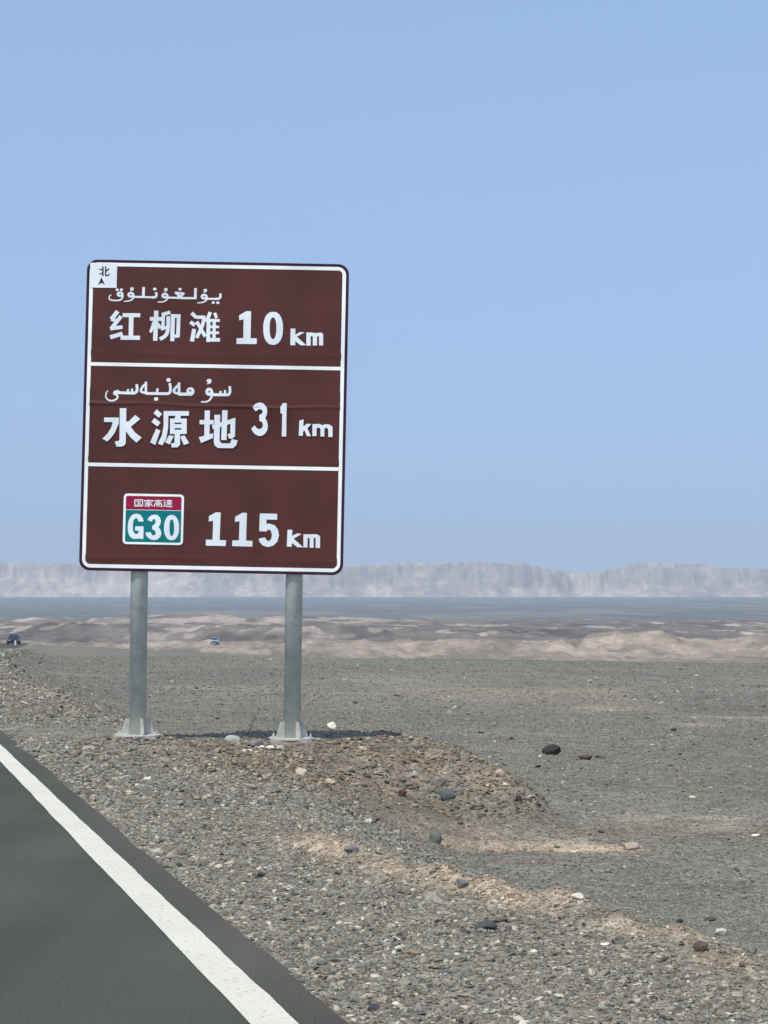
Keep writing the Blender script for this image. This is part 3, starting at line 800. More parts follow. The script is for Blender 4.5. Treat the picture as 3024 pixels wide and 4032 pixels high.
glyph('letter', TB, [('r', (1270, 470, 1340, 674)), ('r', (1376, 480, 1444, 672)), ('r', (1478, 500, 1545, 672)),
    ('p', [(1270, 460), (1340, 460), (1390, 465), (1440, 470), (1500, 460), (1535, 475), (1545, 500), (1545, 540), (1478, 530), (1465, 515), (1444, 530), (1376, 530), (1360, 512), (1340, 530), (1270, 530)])], label='white letter m')
# second row
glyph('character', TC, [('p', [(218, 85), (295, 85), (290, 500), (272, 530), (235, 542), (180, 541), (160, 480), (205, 474), (215, 460)]),
    ('p', [(32, 195), (206, 197), (205, 270), (165, 365), (118, 435), (70, 480), (12, 446), (70, 390), (115, 320), (134, 250), (32, 248)]),
    ('p', [(400, 165), (460, 215), (350, 305), (285, 300), (285, 240), (322, 245)]), ('p', [(285, 255), (345, 300), (400, 375), (480, 435), (418, 495), (345, 430), (285, 350)])], label='white Chinese character for water')
glyph('character', TC, [('s', 60, [(637, 122), (700, 178)]), ('s', 60, [(612, 225), (684, 280)]), ('p', [(650, 328), (700, 352), (640, 525), (580, 490)]), ('s', 56, [(738, 148), (1038, 149)]),
    ('p', [(738, 120), (796, 122), (792, 320), (772, 440), (725, 528), (670, 505), (718, 410), (738, 300)]), ('p', [(880, 172), (945, 172), (935, 215), (868, 215)]),
    ('r', (815, 210, 1013, 257)), ('r', (815, 275, 1013, 323)), ('r', (815, 342, 1013, 392)), ('r', (815, 210, 868, 392)), ('r', (950, 210, 1013, 392)),
    ('p', [(870, 388), (935, 388), (935, 520), (905, 550), (835, 552), (828, 503), (868, 498)]), ('p', [(805, 408), (860, 415), (812, 518), (755, 490)]), ('p', [(938, 425), (985, 408), (1042, 500), (980, 525)])], label='white Chinese character for source')
glyph('character', TC, [('s', 62, [(1257, 115), (1252, 425)]), ('s', 52, [(1165, 253), (1332, 253)]), ('p', [(1156, 432), (1328, 384), (1325, 440), (1185, 500)]),
    ('p', [(1312, 290), (1590, 200), (1590, 255), (1325, 338)]), ('p', [(1342, 165), (1410, 167), (1402, 470), (1425, 505), (1530, 505), (1548, 453), (1617, 470), (1600, 530), (1560, 562), (1385, 560), (1345, 530), (1334, 480)]),
    ('s', 64, [(1466, 112), (1454, 466)]), ('p', [(1532, 225), (1590, 200), (1586, 420), (1556, 448), (1515, 448), (1498, 395), (1530, 388)])], label='white Chinese character for land')
glyph('digit', TD, [('p', [(148, 195), (200, 140), (275, 115), (340, 135), (385, 190), (405, 250), (395, 330), (370, 385), (400, 440), (415, 510), (405, 590), (370, 650), (310, 690), (250, 690), (190, 660), (150, 610), (130, 565),
    (185, 510), (220, 555), (265, 577), (310, 560), (332, 510), (320, 460), (268, 430), (268, 330), (300, 320), (325, 285), (315, 245), (270, 228), (205, 270)])], label='white digit 3')
glyph('digit', TD, [('p', [(670, 128), (740, 128), (735, 270), (730, 702), (653, 700), (662, 308), (632, 306), (628, 200)])], label='white digit 1 without foot')
glyph('letter', TD, [('p', [(955, 430), (1028, 408), (1015, 692), (945, 688)]), ('p', [(1012, 540), (1082, 485), (1162, 487), (1095, 560), (1152, 700), (1085, 697), (1045, 600), (1010, 625)])], label='white letter k')
glyph('letter', TD, [('r', (1180, 500, 1250, 696)), ('r', (1318, 520, 1385, 704)), ('r', (1452, 530, 1525, 712)),
    ('p', [(1180, 490), (1300, 487), (1350, 510), (1410, 490), (1480, 500), (1515, 535), (1525, 570), (1525, 600), (1452, 590), (1430, 555), (1400, 556), (1385, 575), (1318, 575), (1290, 548), (1265, 550), (1250, 575), (1180, 570)])], label='white letter m')
# third row
glyph('digit', TF, [('p', [(235, 120), (293, 125), (280, 475), (362, 480), (358, 552), (103, 545), (106, 470), (190, 470), (197, 230), (140, 240), (143, 170)])], label='white digit 1')
glyph('digit', TF, [('p', [(570, 128), (628, 130), (618, 482), (700, 488), (697, 560), (440, 552), (443, 480), (527, 480), (534, 235), (475, 245), (478, 180)])], label='white digit 1')
glyph('digit', TF, [('p', [(793, 137), (1015, 142), (1013, 218), (878, 215), (878, 270), (925, 268), (985, 290), (1025, 345), (1038, 415), (1018, 495), (965, 548), (890, 565), (830, 545), (790, 500), (778, 460), (858, 442),
    (880, 480), (910, 492), (938, 462), (948, 410), (935, 360), (905, 340), (875, 368), (785, 362)])], label='white digit 5')
glyph('letter', TF, [('p', [(1147, 345), (1208, 347), (1200, 562), (1137, 560)]), ('p', [(1202, 425), (1270, 392), (1328, 400), (1225, 460), (1348, 568), (1275, 570), (1198, 510)])], label='white letter k')
glyph('letter', TF, [('r', (1350, 412, 1402, 571)), ('r', (1430, 420, 1480, 575)), ('r', (1506, 430, 1562, 578)),
    ('p', [(1350, 405), (1470, 403), (1520, 405), (1552, 420), (1562, 440), (1562, 470), (1506, 455), (1490, 445), (1480, 460), (1430, 458), (1415, 445), (1402, 460), (1350, 455)])], label='white letter m')
# Uyghur words (right to left), one printed word each
def damma(x, y, k=1.0): return [('o', (x + 5 * k, y - 4 * k, 24 * k, 19 * k, 6, 4)), ('c', 15 * k, [(x + 24 * k, y), (x + 14 * k, y + 18 * k), (x - 18 * k, y + 28 * k)], 7 * k)]
glyph('lettering', TG, [('c', 30, [(1546, 118), (1552, 160), (1534, 188), (1480, 190)]), ('s', 25, [(1490, 190), (1350, 188)]), ('d', (1455, 238, 22)), ('d', (1515, 240, 22)),
    ('o', (1336, 160, 46, 38, 16, 8)), ('c', 28, [(1374, 165), (1372, 200), (1330, 236), (1245, 242)], 12)] + damma(1345, 80) +
    [('s', 35, [(1222, 48), (1220, 182)]), ('s', 28, [(1236, 180), (1020, 178)]), ('s', 22, [(952, 104), (1078, 116)]), ('s', 28, [(960, 108), (1050, 172)]), ('s', 28, [(1074, 118), (985, 178)]), ('s', 24, [(985, 150), (1050, 150)]),
     ('d', (1020, 62, 22)), ('s', 26, [(1030, 176), (850, 172)]), ('o', (822, 146, 46, 38, 16, 8)), ('c', 28, [(860, 150), (856, 190), (812, 228), (728, 232)], 12)] + damma(828, 68) +
    [('c', 32, [(704, 100), (714, 142), (698, 168), (650, 168)]), ('d', (688, 60, 24)), ('s', 26, [(665, 168), (400, 160)]), ('s', 36, [(543, 32), (539, 166)]),
     ('o', (376, 134, 46, 38, 16, 8)), ('c', 28, [(414, 140), (411, 180), (368, 214), (285, 222)], 12)] + damma(384, 58) +
    [('o', (234, 126, 44, 36, 15, 8)), ('c', 26, [(268, 125), (268, 175), (232, 208), (150, 210), (92, 196), (90, 155), (118, 132)], 12), ('d', (196, 68, 22)), ('d', (252, 68, 22))], label='white Uyghur word above the red willow shoal name')
glyph('lettering', THH, [('c', 32, [(1578, 132), (1584, 195), (1572, 238), (1520, 240)]), ('s', 26, [(1521, 180), (1519, 238)]), ('s', 26, [(1466, 190), (1462, 238)]), ('s', 36, [(1560, 238), (1350, 236)]),
    ('o', (1326, 200, 48, 50, 15, 10)), ('c', 34, [(1364, 205), (1356, 270), (1312, 325), (1225, 325)], 14)] + damma(1318, 70, 1.25), label='white Uyghur word for water')
glyph('lettering', THH, [('o', (1094, 196, 50, 52, 16, 9, 1090, 186)), ('s', 38, [(1110, 229), (950, 229)]), ('s', 30, [(954, 85), (954, 240)], 34), ('c', 30, [(954, 112), (920, 138), (884, 190), (905, 214), (970, 222)]),
    ('c', 34, [(838, 92), (850, 150), (846, 205), (815, 224), (770, 222)]), ('d', (824, 54, 29)), ('s', 34, [(800, 223), (540, 219)]), ('s', 28, [(690, 158), (680, 220)]), ('d', (672, 288, 28)),
    ('s', 28, [(546, 74), (545, 222)], 32), ('c', 30, [(546, 102), (512, 125), (478, 180), (498, 206), (560, 212)]),
    ('c', 34, [(432, 106), (438, 165), (432, 205), (380, 217)]), ('s', 26, [(376, 160), (374, 215)]), ('s', 26, [(325, 166), (322, 212)]), ('s', 34, [(410, 216), (170, 208)]),
    ('c', 30, [(215, 190), (160, 196), (150, 226), (195, 238), (200, 278), (140, 312), (78, 302), (48, 262), (54, 212), (78, 184)], 12)], label='white Uyghur word for source')
# north mark
nm = flat_poly('north_plate', [sg(352, 1033), sg(352, 1131.5), sg(457, 1133), sg(458.5, 1036)], -.0075, WHITE2, sign)
nm['label'] = 'small white corner plate marking north'
glyph('character', TI, [('r', (676, 370, 735, 745)), ('s', 46, [(562, 474), (690, 512)]), ('s', 46, [(575, 660), (690, 640)]), ('r', (786, 372, 840, 742)), ('s', 54, [(825, 550), (948, 466)]), ('c', 50, [(790, 716), (900, 728), (935, 700), (955, 648)])],
      mat=DARKP, y0=-.0085, parent=nm, label='dark Chinese character for north')
glyph('arrow', TI, [('p', [(650, 785), (790, 1078), (660, 1005), (522, 1092)])], mat=DARKP, y0=-.0085, parent=nm)
# highway shield
c_tl, c_br = sg(470 + 125 * .16275, 1930 + 75 * .16275), sg(470 + 1560 * .16275, 1930 + 1330 * .16275)
shc = ((c_tl[0] + c_br[0]) / 2 - .004, (c_tl[1] + c_br[1]) / 2); SWd, SHt = 1455 * .16275 / SC, 1222 * .16275 / SC
shield = flat_poly('route_marker', rrect(shc[0], shc[1], SWd, SHt, .045), -.008, WHITE, sign, .005)
shield['label'] = 'white framed green and red national expressway G30 marker'
bt = .0265
zs_t, zs_b = shc[1] + SHt / 2 - bt, shc[1] - SHt / 2 + bt
zsp = zs_t - 335 * .16275 / SC
flat_poly('red_band', [(shc[0] - SWd / 2 + bt, zsp + .003), (shc[0] + SWd / 2 - bt, zsp + .003), (shc[0] + SWd / 2 - bt, zs_t - .015), (shc[0] + SWd / 2 - bt - .015, zs_t), (shc[0] - SWd / 2 + bt + .015, zs_t), (shc[0] - SWd / 2 + bt, zs_t - .015)], -.0088, RED, shield)
flat_poly('green_field', [(shc[0] - SWd / 2 + bt + .014, zs_b), (shc[0] + SWd / 2 - bt - .014, zs_b), (shc[0] + SWd / 2 - bt, zs_b + .014), (shc[0] + SWd / 2 - bt, zsp - .003), (shc[0] - SWd / 2 + bt, zsp - .003), (shc[0] - SWd / 2 + bt, zs_b + .014)], -.0088, GREEN, shield)
YS = -.0100
glyph('letter', TE, [('p', [(600, 760), (580, 680), (530, 600), (440, 565), (360, 575), (290, 630), (240, 730), (218, 870), (225, 1000), (260, 1100), (320, 1160), (400, 1175), (480, 1165), (595, 1175), (600, 875), (400, 870), (395, 970), (490, 980),
    (470, 1040), (420, 1065), (380, 1040), (345, 970), (340, 850), (350, 750), (380, 690), (420, 672), (460, 700), (475, 755)])], y0=YS, parent=shield, label='white letter G')
glyph('digit', TE, [('p', [(690, 720), (730, 650), (790, 605), (860, 590), (940, 605), (995, 660), (1020, 750), (1000, 830), (960, 895), (1010, 960), (1030, 1040), (1010, 1120), (950, 1180), (860, 1205), (780, 1190), (700, 1140), (660, 1080), (650, 1020),
    (770, 1015), (800, 1070), (840, 1095), (880, 1080), (895, 1030), (880, 980), (805, 940), (810, 860), (870, 820), (890, 770), (880, 710), (850, 695), (820, 710), (800, 760)])], y0=YS, parent=shield, label='white digit 3')
glyph('digit', TE, [('o', (1275, 905, 182, 305, 58, 200, 1280, 908), .9)], y0=YS, parent=shield, label='white digit 0')
def small(x0, y0_, w, h, items, lab):
    tr = []
    for it in items:
        tr.append(('s', it[0] * w, [(x0 + p[0] * w, y0_ + p[1] * h) for p in it[1]]))
    glyph('character', TJ, tr, y0=YS, parent=shield, label=lab)
small(325, 172, 220, 170, [(.12, [(.06, .06), (.94, .06)]), (.12, [(.06, .94), (.94, .94)]), (.12, [(.06, 0), (.06, 1)]), (.12, [(.94, 0), (.94, 1)]), (.07, [(.24, .27), (.76, .27)]), (.07, [(.27, .5), (.73, .5)]), (.07, [(.22, .76), (.78, .76)]),
    (.09, [(.5, .27), (.5, .76)]), (.06, [(.6, .58), (.7, .68)])], 'small white Chinese character for country')
small(568, 172, 227, 178, [(.12, [(.5, 0), (.5, .14)]), (.1, [(.02, .16), (.98, .16)]), (.1, [(.06, .12), (.04, .34)]), (.1, [(.94, .12), (.96, .34)]), (.08, [(.2, .34), (.82, .34)]), (.09, [(.5, .36), (.1, .6)]), (.09, [(.42, .45), (.6, .7), (.56, .98), (.4, .96)]),
    (.08, [(.54, .58), (.06, .82)]), (.08, [(.56, .74), (.1, .99)]), (.08, [(.84, .44), (.6, .6)]), (.1, [(.6, .58), (.97, .92)])], 'small white Chinese character for home')
small(815, 175, 215, 178, [(.12, [(.5, 0), (.5, .14)]), (.1, [(.02, .16), (.98, .16)]), (.08, [(.26, .3), (.74, .3)]), (.08, [(.26, .3), (.26, .48)]), (.08, [(.74, .3), (.74, .48)]), (.08, [(.26, .46), (.74, .46)]), (.1, [(.06, .6), (.94, .6)]), (.11, [(.08, .58), (.08, 1)]),
    (.11, [(.92, .58), (.92, .98), (.78, .97)]), (.07, [(.32, .72), (.68, .72)]), (.07, [(.32, .72), (.32, .92)]), (.07, [(.68, .72), (.68, .92)]), (.07, [(.32, .9), (.68, .9)])], 'small white Chinese character for high')
small(1050, 176, 230, 184, [(.1, [(.06, .04), (.2, .18)]), (.09, [(.02, .36), (.2, .36)]), (.09, [(.18, .34), (.16, .8)]), (.1, [(.02, .95), (.18, .8), (.4, .94), (.99, .96)]), (.08, [(.34, .14), (.96, .14)]), (.1, [(.64, 0), (.64, .84)]),
    (.08, [(.4, .28), (.9, .28)]), (.08, [(.4, .28), (.4, .5)]), (.08, [(.9, .28), (.9, .5)]), (.08, [(.4, .5), (.9, .5)]), (.08, [(.62, .52), (.34, .78)]), (.08, [(.66, .52), (.94, .76)])], 'small white Chinese character for speed')

# ---- back rails, poles, flanges
for k, dz in enumerate((-PH / 2 + .30, -.55, .55, PH / 2 - .30)):
    bm = bmesh.new(); bm_box(bm, (CX, .0325, CZ + dz), (PW - .25, .021, .07), bevel=.003); bm_obj('rail', bm, ALU, sign)
bpx = []
for (px, pyb, low) in ((541, 2893, 0), (1149, 2906, 1)):
    pb = at_depth(px, pyb, YP + .144)
    lx = (pb.x - base.x) * math.cos(TH) - (pb.z - base.z) * math.sin(TH)
    lz = (pb.x - base.x) * math.sin(TH) + (pb.z - base.z) * math.cos(TH)
    toppx = 549 if not low else 1159
    R_ = .0995
    pt = at_depth(toppx, 2250, YP + .144)
    tx = (pt.x - base.x) * math.cos(TH) - (pt.z - base.z) * math.sin(TH)
    tz = (pt.x - base.x) * math.sin(TH) + (pt.z - base.z) * math.cos(TH)
    k = (CZ + PH / 2 - .18 - lz) / (tz - lz)
    bm = bmesh.new(); bm_cyl(bm, (lx, .144, lz), (lx + (tx - lx) * k, .144, lz + (tz - lz) * k), R_, seg=40)
    pole = bm_obj('pole', bm, GALV, sign)
    for pl_ in pole.data.polygons: pl_.use_smooth = len(pl_.vertices) == 4
    bm = bmesh.new(); bm_cyl(bm, (lx, .144, lz - .012), (lx, .144, lz + .006), .265, seg=36)
    pl_ = bm_obj('base_plate', bm, GALV2, pole)
    hgt = .192
    for q, a in enumerate((28, 118, 208, 298)):
        a = math.radians(a + (4 if low else 0)); ca, sa = math.cos(a), math.sin(a)
        pr = [(R_ - .004, 0.005), (.205, .005), (.205, .025), (R_ + .045, hgt), (R_ - .004, hgt)]
        v = []
        for sgn in (-.006, .006):
            for (r, z) in pr: v.append((lx + ca * r - sa * sgn, .144 + sa * r + ca * sgn, lz + z))
        f = [(0, 1, 2, 3, 4), (9, 8, 7, 6, 5)] + [(i, i + 5, (i + 1) % 5 + 5, (i + 1) % 5) for i in range(5)]
        mesh_obj('gusset', v, f, GALV2, pole)
    for q in range(8):
        a = math.radians(22 + 45 * q)
        bm = bmesh.new(); cx_, cy_ = lx + .232 * math.cos(a), .144 + .232 * math.sin(a)
        bm_cyl(bm, (cx_, cy_, lz + .004), (cx_, cy_, lz + .030), .012, seg=6); bm_cyl(bm, (cx_, cy_, lz + .028), (cx_, cy_, lz + .050), .007, seg=6)
        bm_obj('bolt', bm, GALV, pole)
    for dz in (-PH / 2 + .30, -.55, .55, PH / 2 - .30):       # clamp straps round the pole
        bm = bmesh.new(); zc = CZ + dz; xx = lx + (tx - lx) * (zc - lz) / (tz - lz)
        bm_cyl(bm, (xx, .146, zc - .03), (xx, .146, zc + .03), R_ + .005, seg=28, cap=False)
        bm_obj('clamp', bm, ALU, pole)
    # concrete footing under the plate
    bm = bmesh.new(); bm_box(bm, (lx, .144, lz - .014 - .25), (.50, .50, .50), bevel=.012)
    for vv in bm.verts:
        vv.co += Vector([random.uniform(-.012, .012) for _ in range(3)]) if vv.co.z < lz - .03 else Vector((0, 0, 0))
    bm_obj('footing', bm, CONC, pole)
    wp = Matrix.Translation((base.x, YP, base.z)) @ Matrix.Rotation(TH, 4, 'Y') @ Vector((lx, .144, lz))
    print('PLATE', wp); PLATES.append((wp.x, wp.y, .27 if not low else .33))

build_gravel()

# ------------------------------------------------------------------ single stones and litter one can point at
def rock_mesh(seed, sub=3, flat=.6, ang=.35, sx=1.3, sy=1.):
    r = np.random.default_rng(seed)
    bm = bmesh.new(); bmesh.ops.create_icosphere(bm, subdivisions=sub, radius=1)
    planes = [(Vector(r.normal(size=3)).normalized(), r.uniform(.55, .9)) for _ in range(9)]
    off = Vector(r.uniform(-50, 50, 3))
    from mathutils import noise as mn
    for v in bm.verts:
        p = v.co.copy()
        for nrm, d in planes:
            q = p.dot(nrm)
            if q > d: p -= nrm * (q - d) * (ang * 2.4 if ang < .4 else .97)
        p *= 1 + .14 * mn.noise(p * 1.5 + off) + .05 * mn.noise(p * 4.5 + off)
        v.co = Vector((p.x * sx, p.y * sy, p.z * flat))
    xs_ = [v.co.x for v in bm.verts]; zs_ = [v.co.z for v in bm.verts]
    w = max(xs_) - min(xs_)
    for v in bm.verts: v.co = v.co / w
    me = bpy.data.meshes.new('rock'); bm.to_mesh(me); bm.free()
    if sub > 2: me.polygons.foreach_set('use_smooth', [ang < .4] * len(me.polygons))
    return me
def rock(name, px, py, wpx, hpx, col, label, cat='rock', seed=1, smooth=False, rz=None, sink=.18, group=None):
    p = at_ground(px, py)
    D = p.y; w = wpx / F * D
    me = rock_mesh(seed, 3, flat=.5 if True else 1, ang=.3 if smooth else .5)
    h0 = max(v.co.z for v in me.vertices) - min(v.co.z for v in me.vertices)
    hz = hpx / F * D
    mat = stone_material('rock_' + cat.replace(' ', '_'), False, col, .5); me.materials.append(mat)
    o = link(bpy.data.objects.new(name, me)); o.scale = (w, w * .8, hz / h0 / (1 - sink))
    o.rotation_euler = (0, 0, rz if rz is not None else (seed * 1.3) % 6.28)
    if rz is None: o.rotation_euler = (0, 0, (seed * .37) % .8 - .4)
    z0 = float(terrain(p.x, p.y)) - min(v.co.z for v in me.vertices) * o.scale.z - hz * sink
    o.location = (p.x, p.y, z0)
    return tag(o, label, cat, group)
G_ = (.30, .30, .27)
rock('rock', 917, 2925, 66, 30, (.38, .38, .34), 'smooth light grey oval rock lying in the sign shadow', seed=3, smooth=True)
rock('rock', 1003, 2942, 62, 24, (.19, .19, .17), 'dark grey flat rock left of the right sign pole', seed=4, smooth=True)
rock('rock', 1032, 2952, 22, 13, (.80, .77, .66), 'small white stone at the foot of the right pole, left of a larger white one', 'stone', seed=5)
rock('rock', 1062, 2950, 36, 18, (.78, .74, .62), 'larger white stone at the foot of the right sign pole', 'stone', seed=6)
rock('rock', 1105, 2950, 34, 20, (.40, .37, .31), 'pale brown stone just in front of the right sign pole', 'stone', seed=7)
rock('rock', 975, 2955, 50, 10, (.74, .70, .58), 'flat whitish stone slab in front of the sign shadow', 'stone', seed=8)
rock('rock', 1305, 2874, 40, 30, (.70, .66, .55), 'pointed white stone standing alone right of the right pole', 'stone', seed=9)
rock('rock', 1304, 2856, 22, 9, (.12, .11, .10), 'small dark stone just behind the pointed white stone', 'stone', seed=10)
rock('rock', 2168, 2970, 78, 40, (.035, .033, .030), 'black angular rock with a flat top alone on the grey plain', seed=11)
rock('rock', 2305, 2992, 60, 20, (.10, .08, .06), 'low dark brown clod right of the black rock', 'clod', seed=12)
rock('rock', 2362, 2986, 38, 16, (.13, .11, .09), 'smaller brown clod, rightmost beside the black rock', 'clod', seed=13)
rock('rock', 1762, 3150, 62, 42, (.10, .11, .11), 'round dark blue grey boulder on the brown mound', 'boulder', seed=14, smooth=True)
rock('rock', 1735, 3090, 48, 22, (.13, .13, .12), 'dark flat rock just above the round boulder on the mound', seed=15)
rock('rock', 1712, 3320, 50, 40, (.12, .13, .125), 'dark pointed rock at the foot of the mound beside the sand strip', seed=16)
rock('rock', 1972, 3062, 40, 28, (.42, .32, .25), 'pinkish rock on the right skyline of the mound', seed=17)
rock('rock', 1188, 3052, 44, 30, (.52, .46, .38), 'pale cream stone on the brown slope below the sign', 'stone', seed=18)
rock('rock', 1632, 3066, 22, 22, (.48, .46, .38), 'small pale stone on the upper face of the mound', 'stone', seed=19)
rock('rock', 1585, 3132, 38, 26, (.10, .055, .045), 'dark reddish brown rock left of the round boulder', seed=20)
rock('rock', 1912, 3665, 90, 40, (.075, .078, .078), 'wide dark flat rock on the gravel left of the soil berm', seed=21)
rock('rock', 1826, 3682, 46, 20, (.085, .088, .088), 'small dark rock just left of the wide dark flat rock', seed=22)
rock('rock', 2275, 3545, 50, 24, (.68, .64, .56), 'white rock on the crest of the soil berm', seed=23)
rock('rock', 2758, 3745, 60, 40, (.11, .085, .065), 'dark brown rock set in the soil berm', seed=24)
rock('rock', 2678, 3632, 30, 16, (.05, .05, .045), 'small black stone on the far edge of the berm', 'stone', seed=25)
rock('rock', 2800, 3625, 50, 14, (.07, .075, .08), 'flat dark stone beyond the berm at the right', 'stone', seed=26)
rock('rock', 2840, 3680, 46, 26, (.50, .48, .42), 'pale grey rock on the right end of the berm', seed=27)
rock('rock', 2480, 3345, 64, 26, (.42, .34, .26), 'tan slab of crust at the right end of the sandy strip', 'slab', seed=28)
rock('rock', 1820, 3495, 50, 34, (.15, .16, .165), 'blue grey stone at the gravel side of the berm', 'stone', seed=29)
rock('rock', 1385, 3358, 60, 28, (.15, .165, .165), 'blue grey flat stone on the gravel at the upper end of the berm', 'stone', seed=30)
rock('rock', 1028, 3458, 34, 24, (.08, .085, .10), 'bluish dark stone in the gravel near the middle of the shoulder', 'stone', seed=31)
rock('rock', 2385, 3725, 38, 10, (.75, .70, .60), 'thin cream stone on the gravel right of the wide dark rock', 'stone', seed=32)
rock('rock', 1472, 3985, 50, 28, (.06, .065, .07), 'dark stone near the bottom edge of the gravel', 'stone', seed=33)
rock('rock', 1560, 3965, 30, 16, (.75, .72, .60), 'cream pebble at the bottom next to the dark stone', 'stone', seed=34)
rock('rock', 1745, 3830, 70, 14, (.10, .11, .11), 'long thin slate grey stone low in the gravel', 'stone', seed=35)
rock('rock', 2100, 3755, 30, 14, (.70, .68, .58), 'small pale stone below the wide dark rock', 'stone', seed=36)
rock('rock', 1398, 2770, 22, 8, (.05, .05, .05), 'tiny black stone on the plain right of the sign', 'stone', seed=37)
rock('rock', 2655, 2880, 22, 12, (.05, .055, .055), 'black stone far out on the right of the plain', 'stone', seed=38)
rock('rock', 240, 2789, 20, 11, (.04, .04, .04), 'black stone on the brown patch left of the left pole', 'stone', seed=39)
rock('rock', 418, 2822, 24, 9, (.05, .05, .05), 'dark flat stone nearest the left pole on its left', 'stone', seed=40)
rock('rock', 55, 2628, 22, 11, (.06, .055, .05), 'small dark stone near the left edge of the picture', 'stone', seed=41)
rock('rock', 1148, 2916, 0.1 + 30, 14, (.25, .23, .19), 'grey brown stone wedged under the right base plate', 'stone', seed=42)
rock('rock', 2040, 3155, 30, 24, (.05, .05, .05), 'blackish stone on the right flank of the mound', 'stone', seed=43)
rock('rock', 2975, 3292, 34, 8, (.80, .78, .72), 'thin white chip alone on the plain at the right edge', 'stone', seed=44)

# many further stones that nothing tells apart
protos = []
for k in range(6):
    me = rock_mesh(100 + k, 2, flat=.55, ang=.5)
    protos.append(me)
tones = [simple('loose_stone_%s' % nm, c, .9, 0, (20, .8, 1.2), (40, .4, .004), .2) for nm, c in
         (('black', (.06, .06, .058)), ('grey', (.17, .17, .155)), ('cream', (.50, .46, .36)), ('tan', (.30, .235, .17)), ('slate', (.12, .13, .135)))]
meshes = {}
r2 = np.random.default_rng(77)
def loose(n, ya, yb, smin, smax, cond, weights, label, group, size_k=0):
    c = 0
    while c < n:
        y = float(ya * (yb / ya) ** r2.random()); x = float(r2.uniform(-.205, .205) * y); s = float(lat(x, y))
        if s < .25 or not cond(x, y, s): continue
        if any((x - a) ** 2 + (y - b) ** 2 < (r + .05) ** 2 for a, b, r in PLATES): continue
        k = int(r2.integers(0, 6)); t = int(r2.choice(5, p=weights))
        if (k, t) not in meshes:
            m_ = protos[k].copy(); m_.materials.append(tones[t]); meshes[(k, t)] = m_
        sz = float(r2.uniform(smin, smax)) * (1 + size_k * (y / ya - 1))
        o = link(bpy.data.objects.new('stone', meshes[(k, t)]))
        o.scale = (sz, sz * float(r2.uniform(.7, 1)), sz * float(r2.uniform(.5, .9)))
        o.rotation_euler = (float(r2.normal(0, .15)), float(r2.normal(0, .15)), float(r2.uniform(0, 6.28)))
        o.location = (x, y, float(terrain(x, y)) + o.scale.z * .12)
        nm_ = ('black', 'grey', 'cream', 'tan', 'slate blue')[t]; tag(o, nm_ + ' ' + label, 'stone', nm_ + ' ' + group); c += 1
loose(110, 7.2, 15, .030, .055, lambda x, y, s: s < 1.9, [.25, .3, .2, .05, .2], 'fist sized stone lying loose among the shoulder gravel', 'larger stones among the shoulder gravel')
loose(80, 16, 23.4, .045, .10, lambda x, y, s: float(pad_mask(x, y)) > .15 and s > 1.8, [.25, .25, .08, .27, .15], 'loose stone embedded in the brown earth mound', 'stones on the earth mound')
loose(90, 18, 120, .05, .10, lambda x, y, s: float(pad_mask(x, y)) < .05 and s > 2.5, [.35, .2, .25, .1, .1], 'lone stone on the open gravel plain', 'stones on the open plain', .55)

# dry stalk behind the pad
def stalk(px, py, hpx, label, seed):
    r = random.Random(seed); p = at_ground(px, py); D = p.y; h = hpx / F * D
    root = empty('dry_plant', (p.x, p.y, float(terrain(p.x, p.y)) - .01)); tag(root, label, 'dry plant')
    m = simple('dry_stalk', (.14, .115, .085), .9)
    pts = [Vector((0, 0, 0))]
    for i in range(1, 6): pts.append(Vector((h * .09 * i ** 1.15 * .7, r.uniform(-.01, .01), h * i / 5)))
    bm = bmesh.new()
    for i in range(5): bm_cyl(bm, pts[i], pts[i + 1], .0065 * (1 - i * .14), .0065 * (1 - (i + 1) * .14), 6)
    bm_obj('stem', bm, m, root)
    for i, a in ((2, -1), (3, 1), (4, -1), (4, 1), (1, 1)):
        q = pts[i]; e = q + Vector((a * h * .16, r.uniform(-.03, .03), h * .18)); bm = bmesh.new()
        bm_cyl(bm, q, e, .003, .0015, 5); bm_cyl(bm, e, e + Vector((a * .01, 0, .03)), .002, .001, 5)
        bm_obj('twig', bm, m, root)
stalk(975, 2893, 82, 'thin dry stalk standing behind the sign shadow', 1)

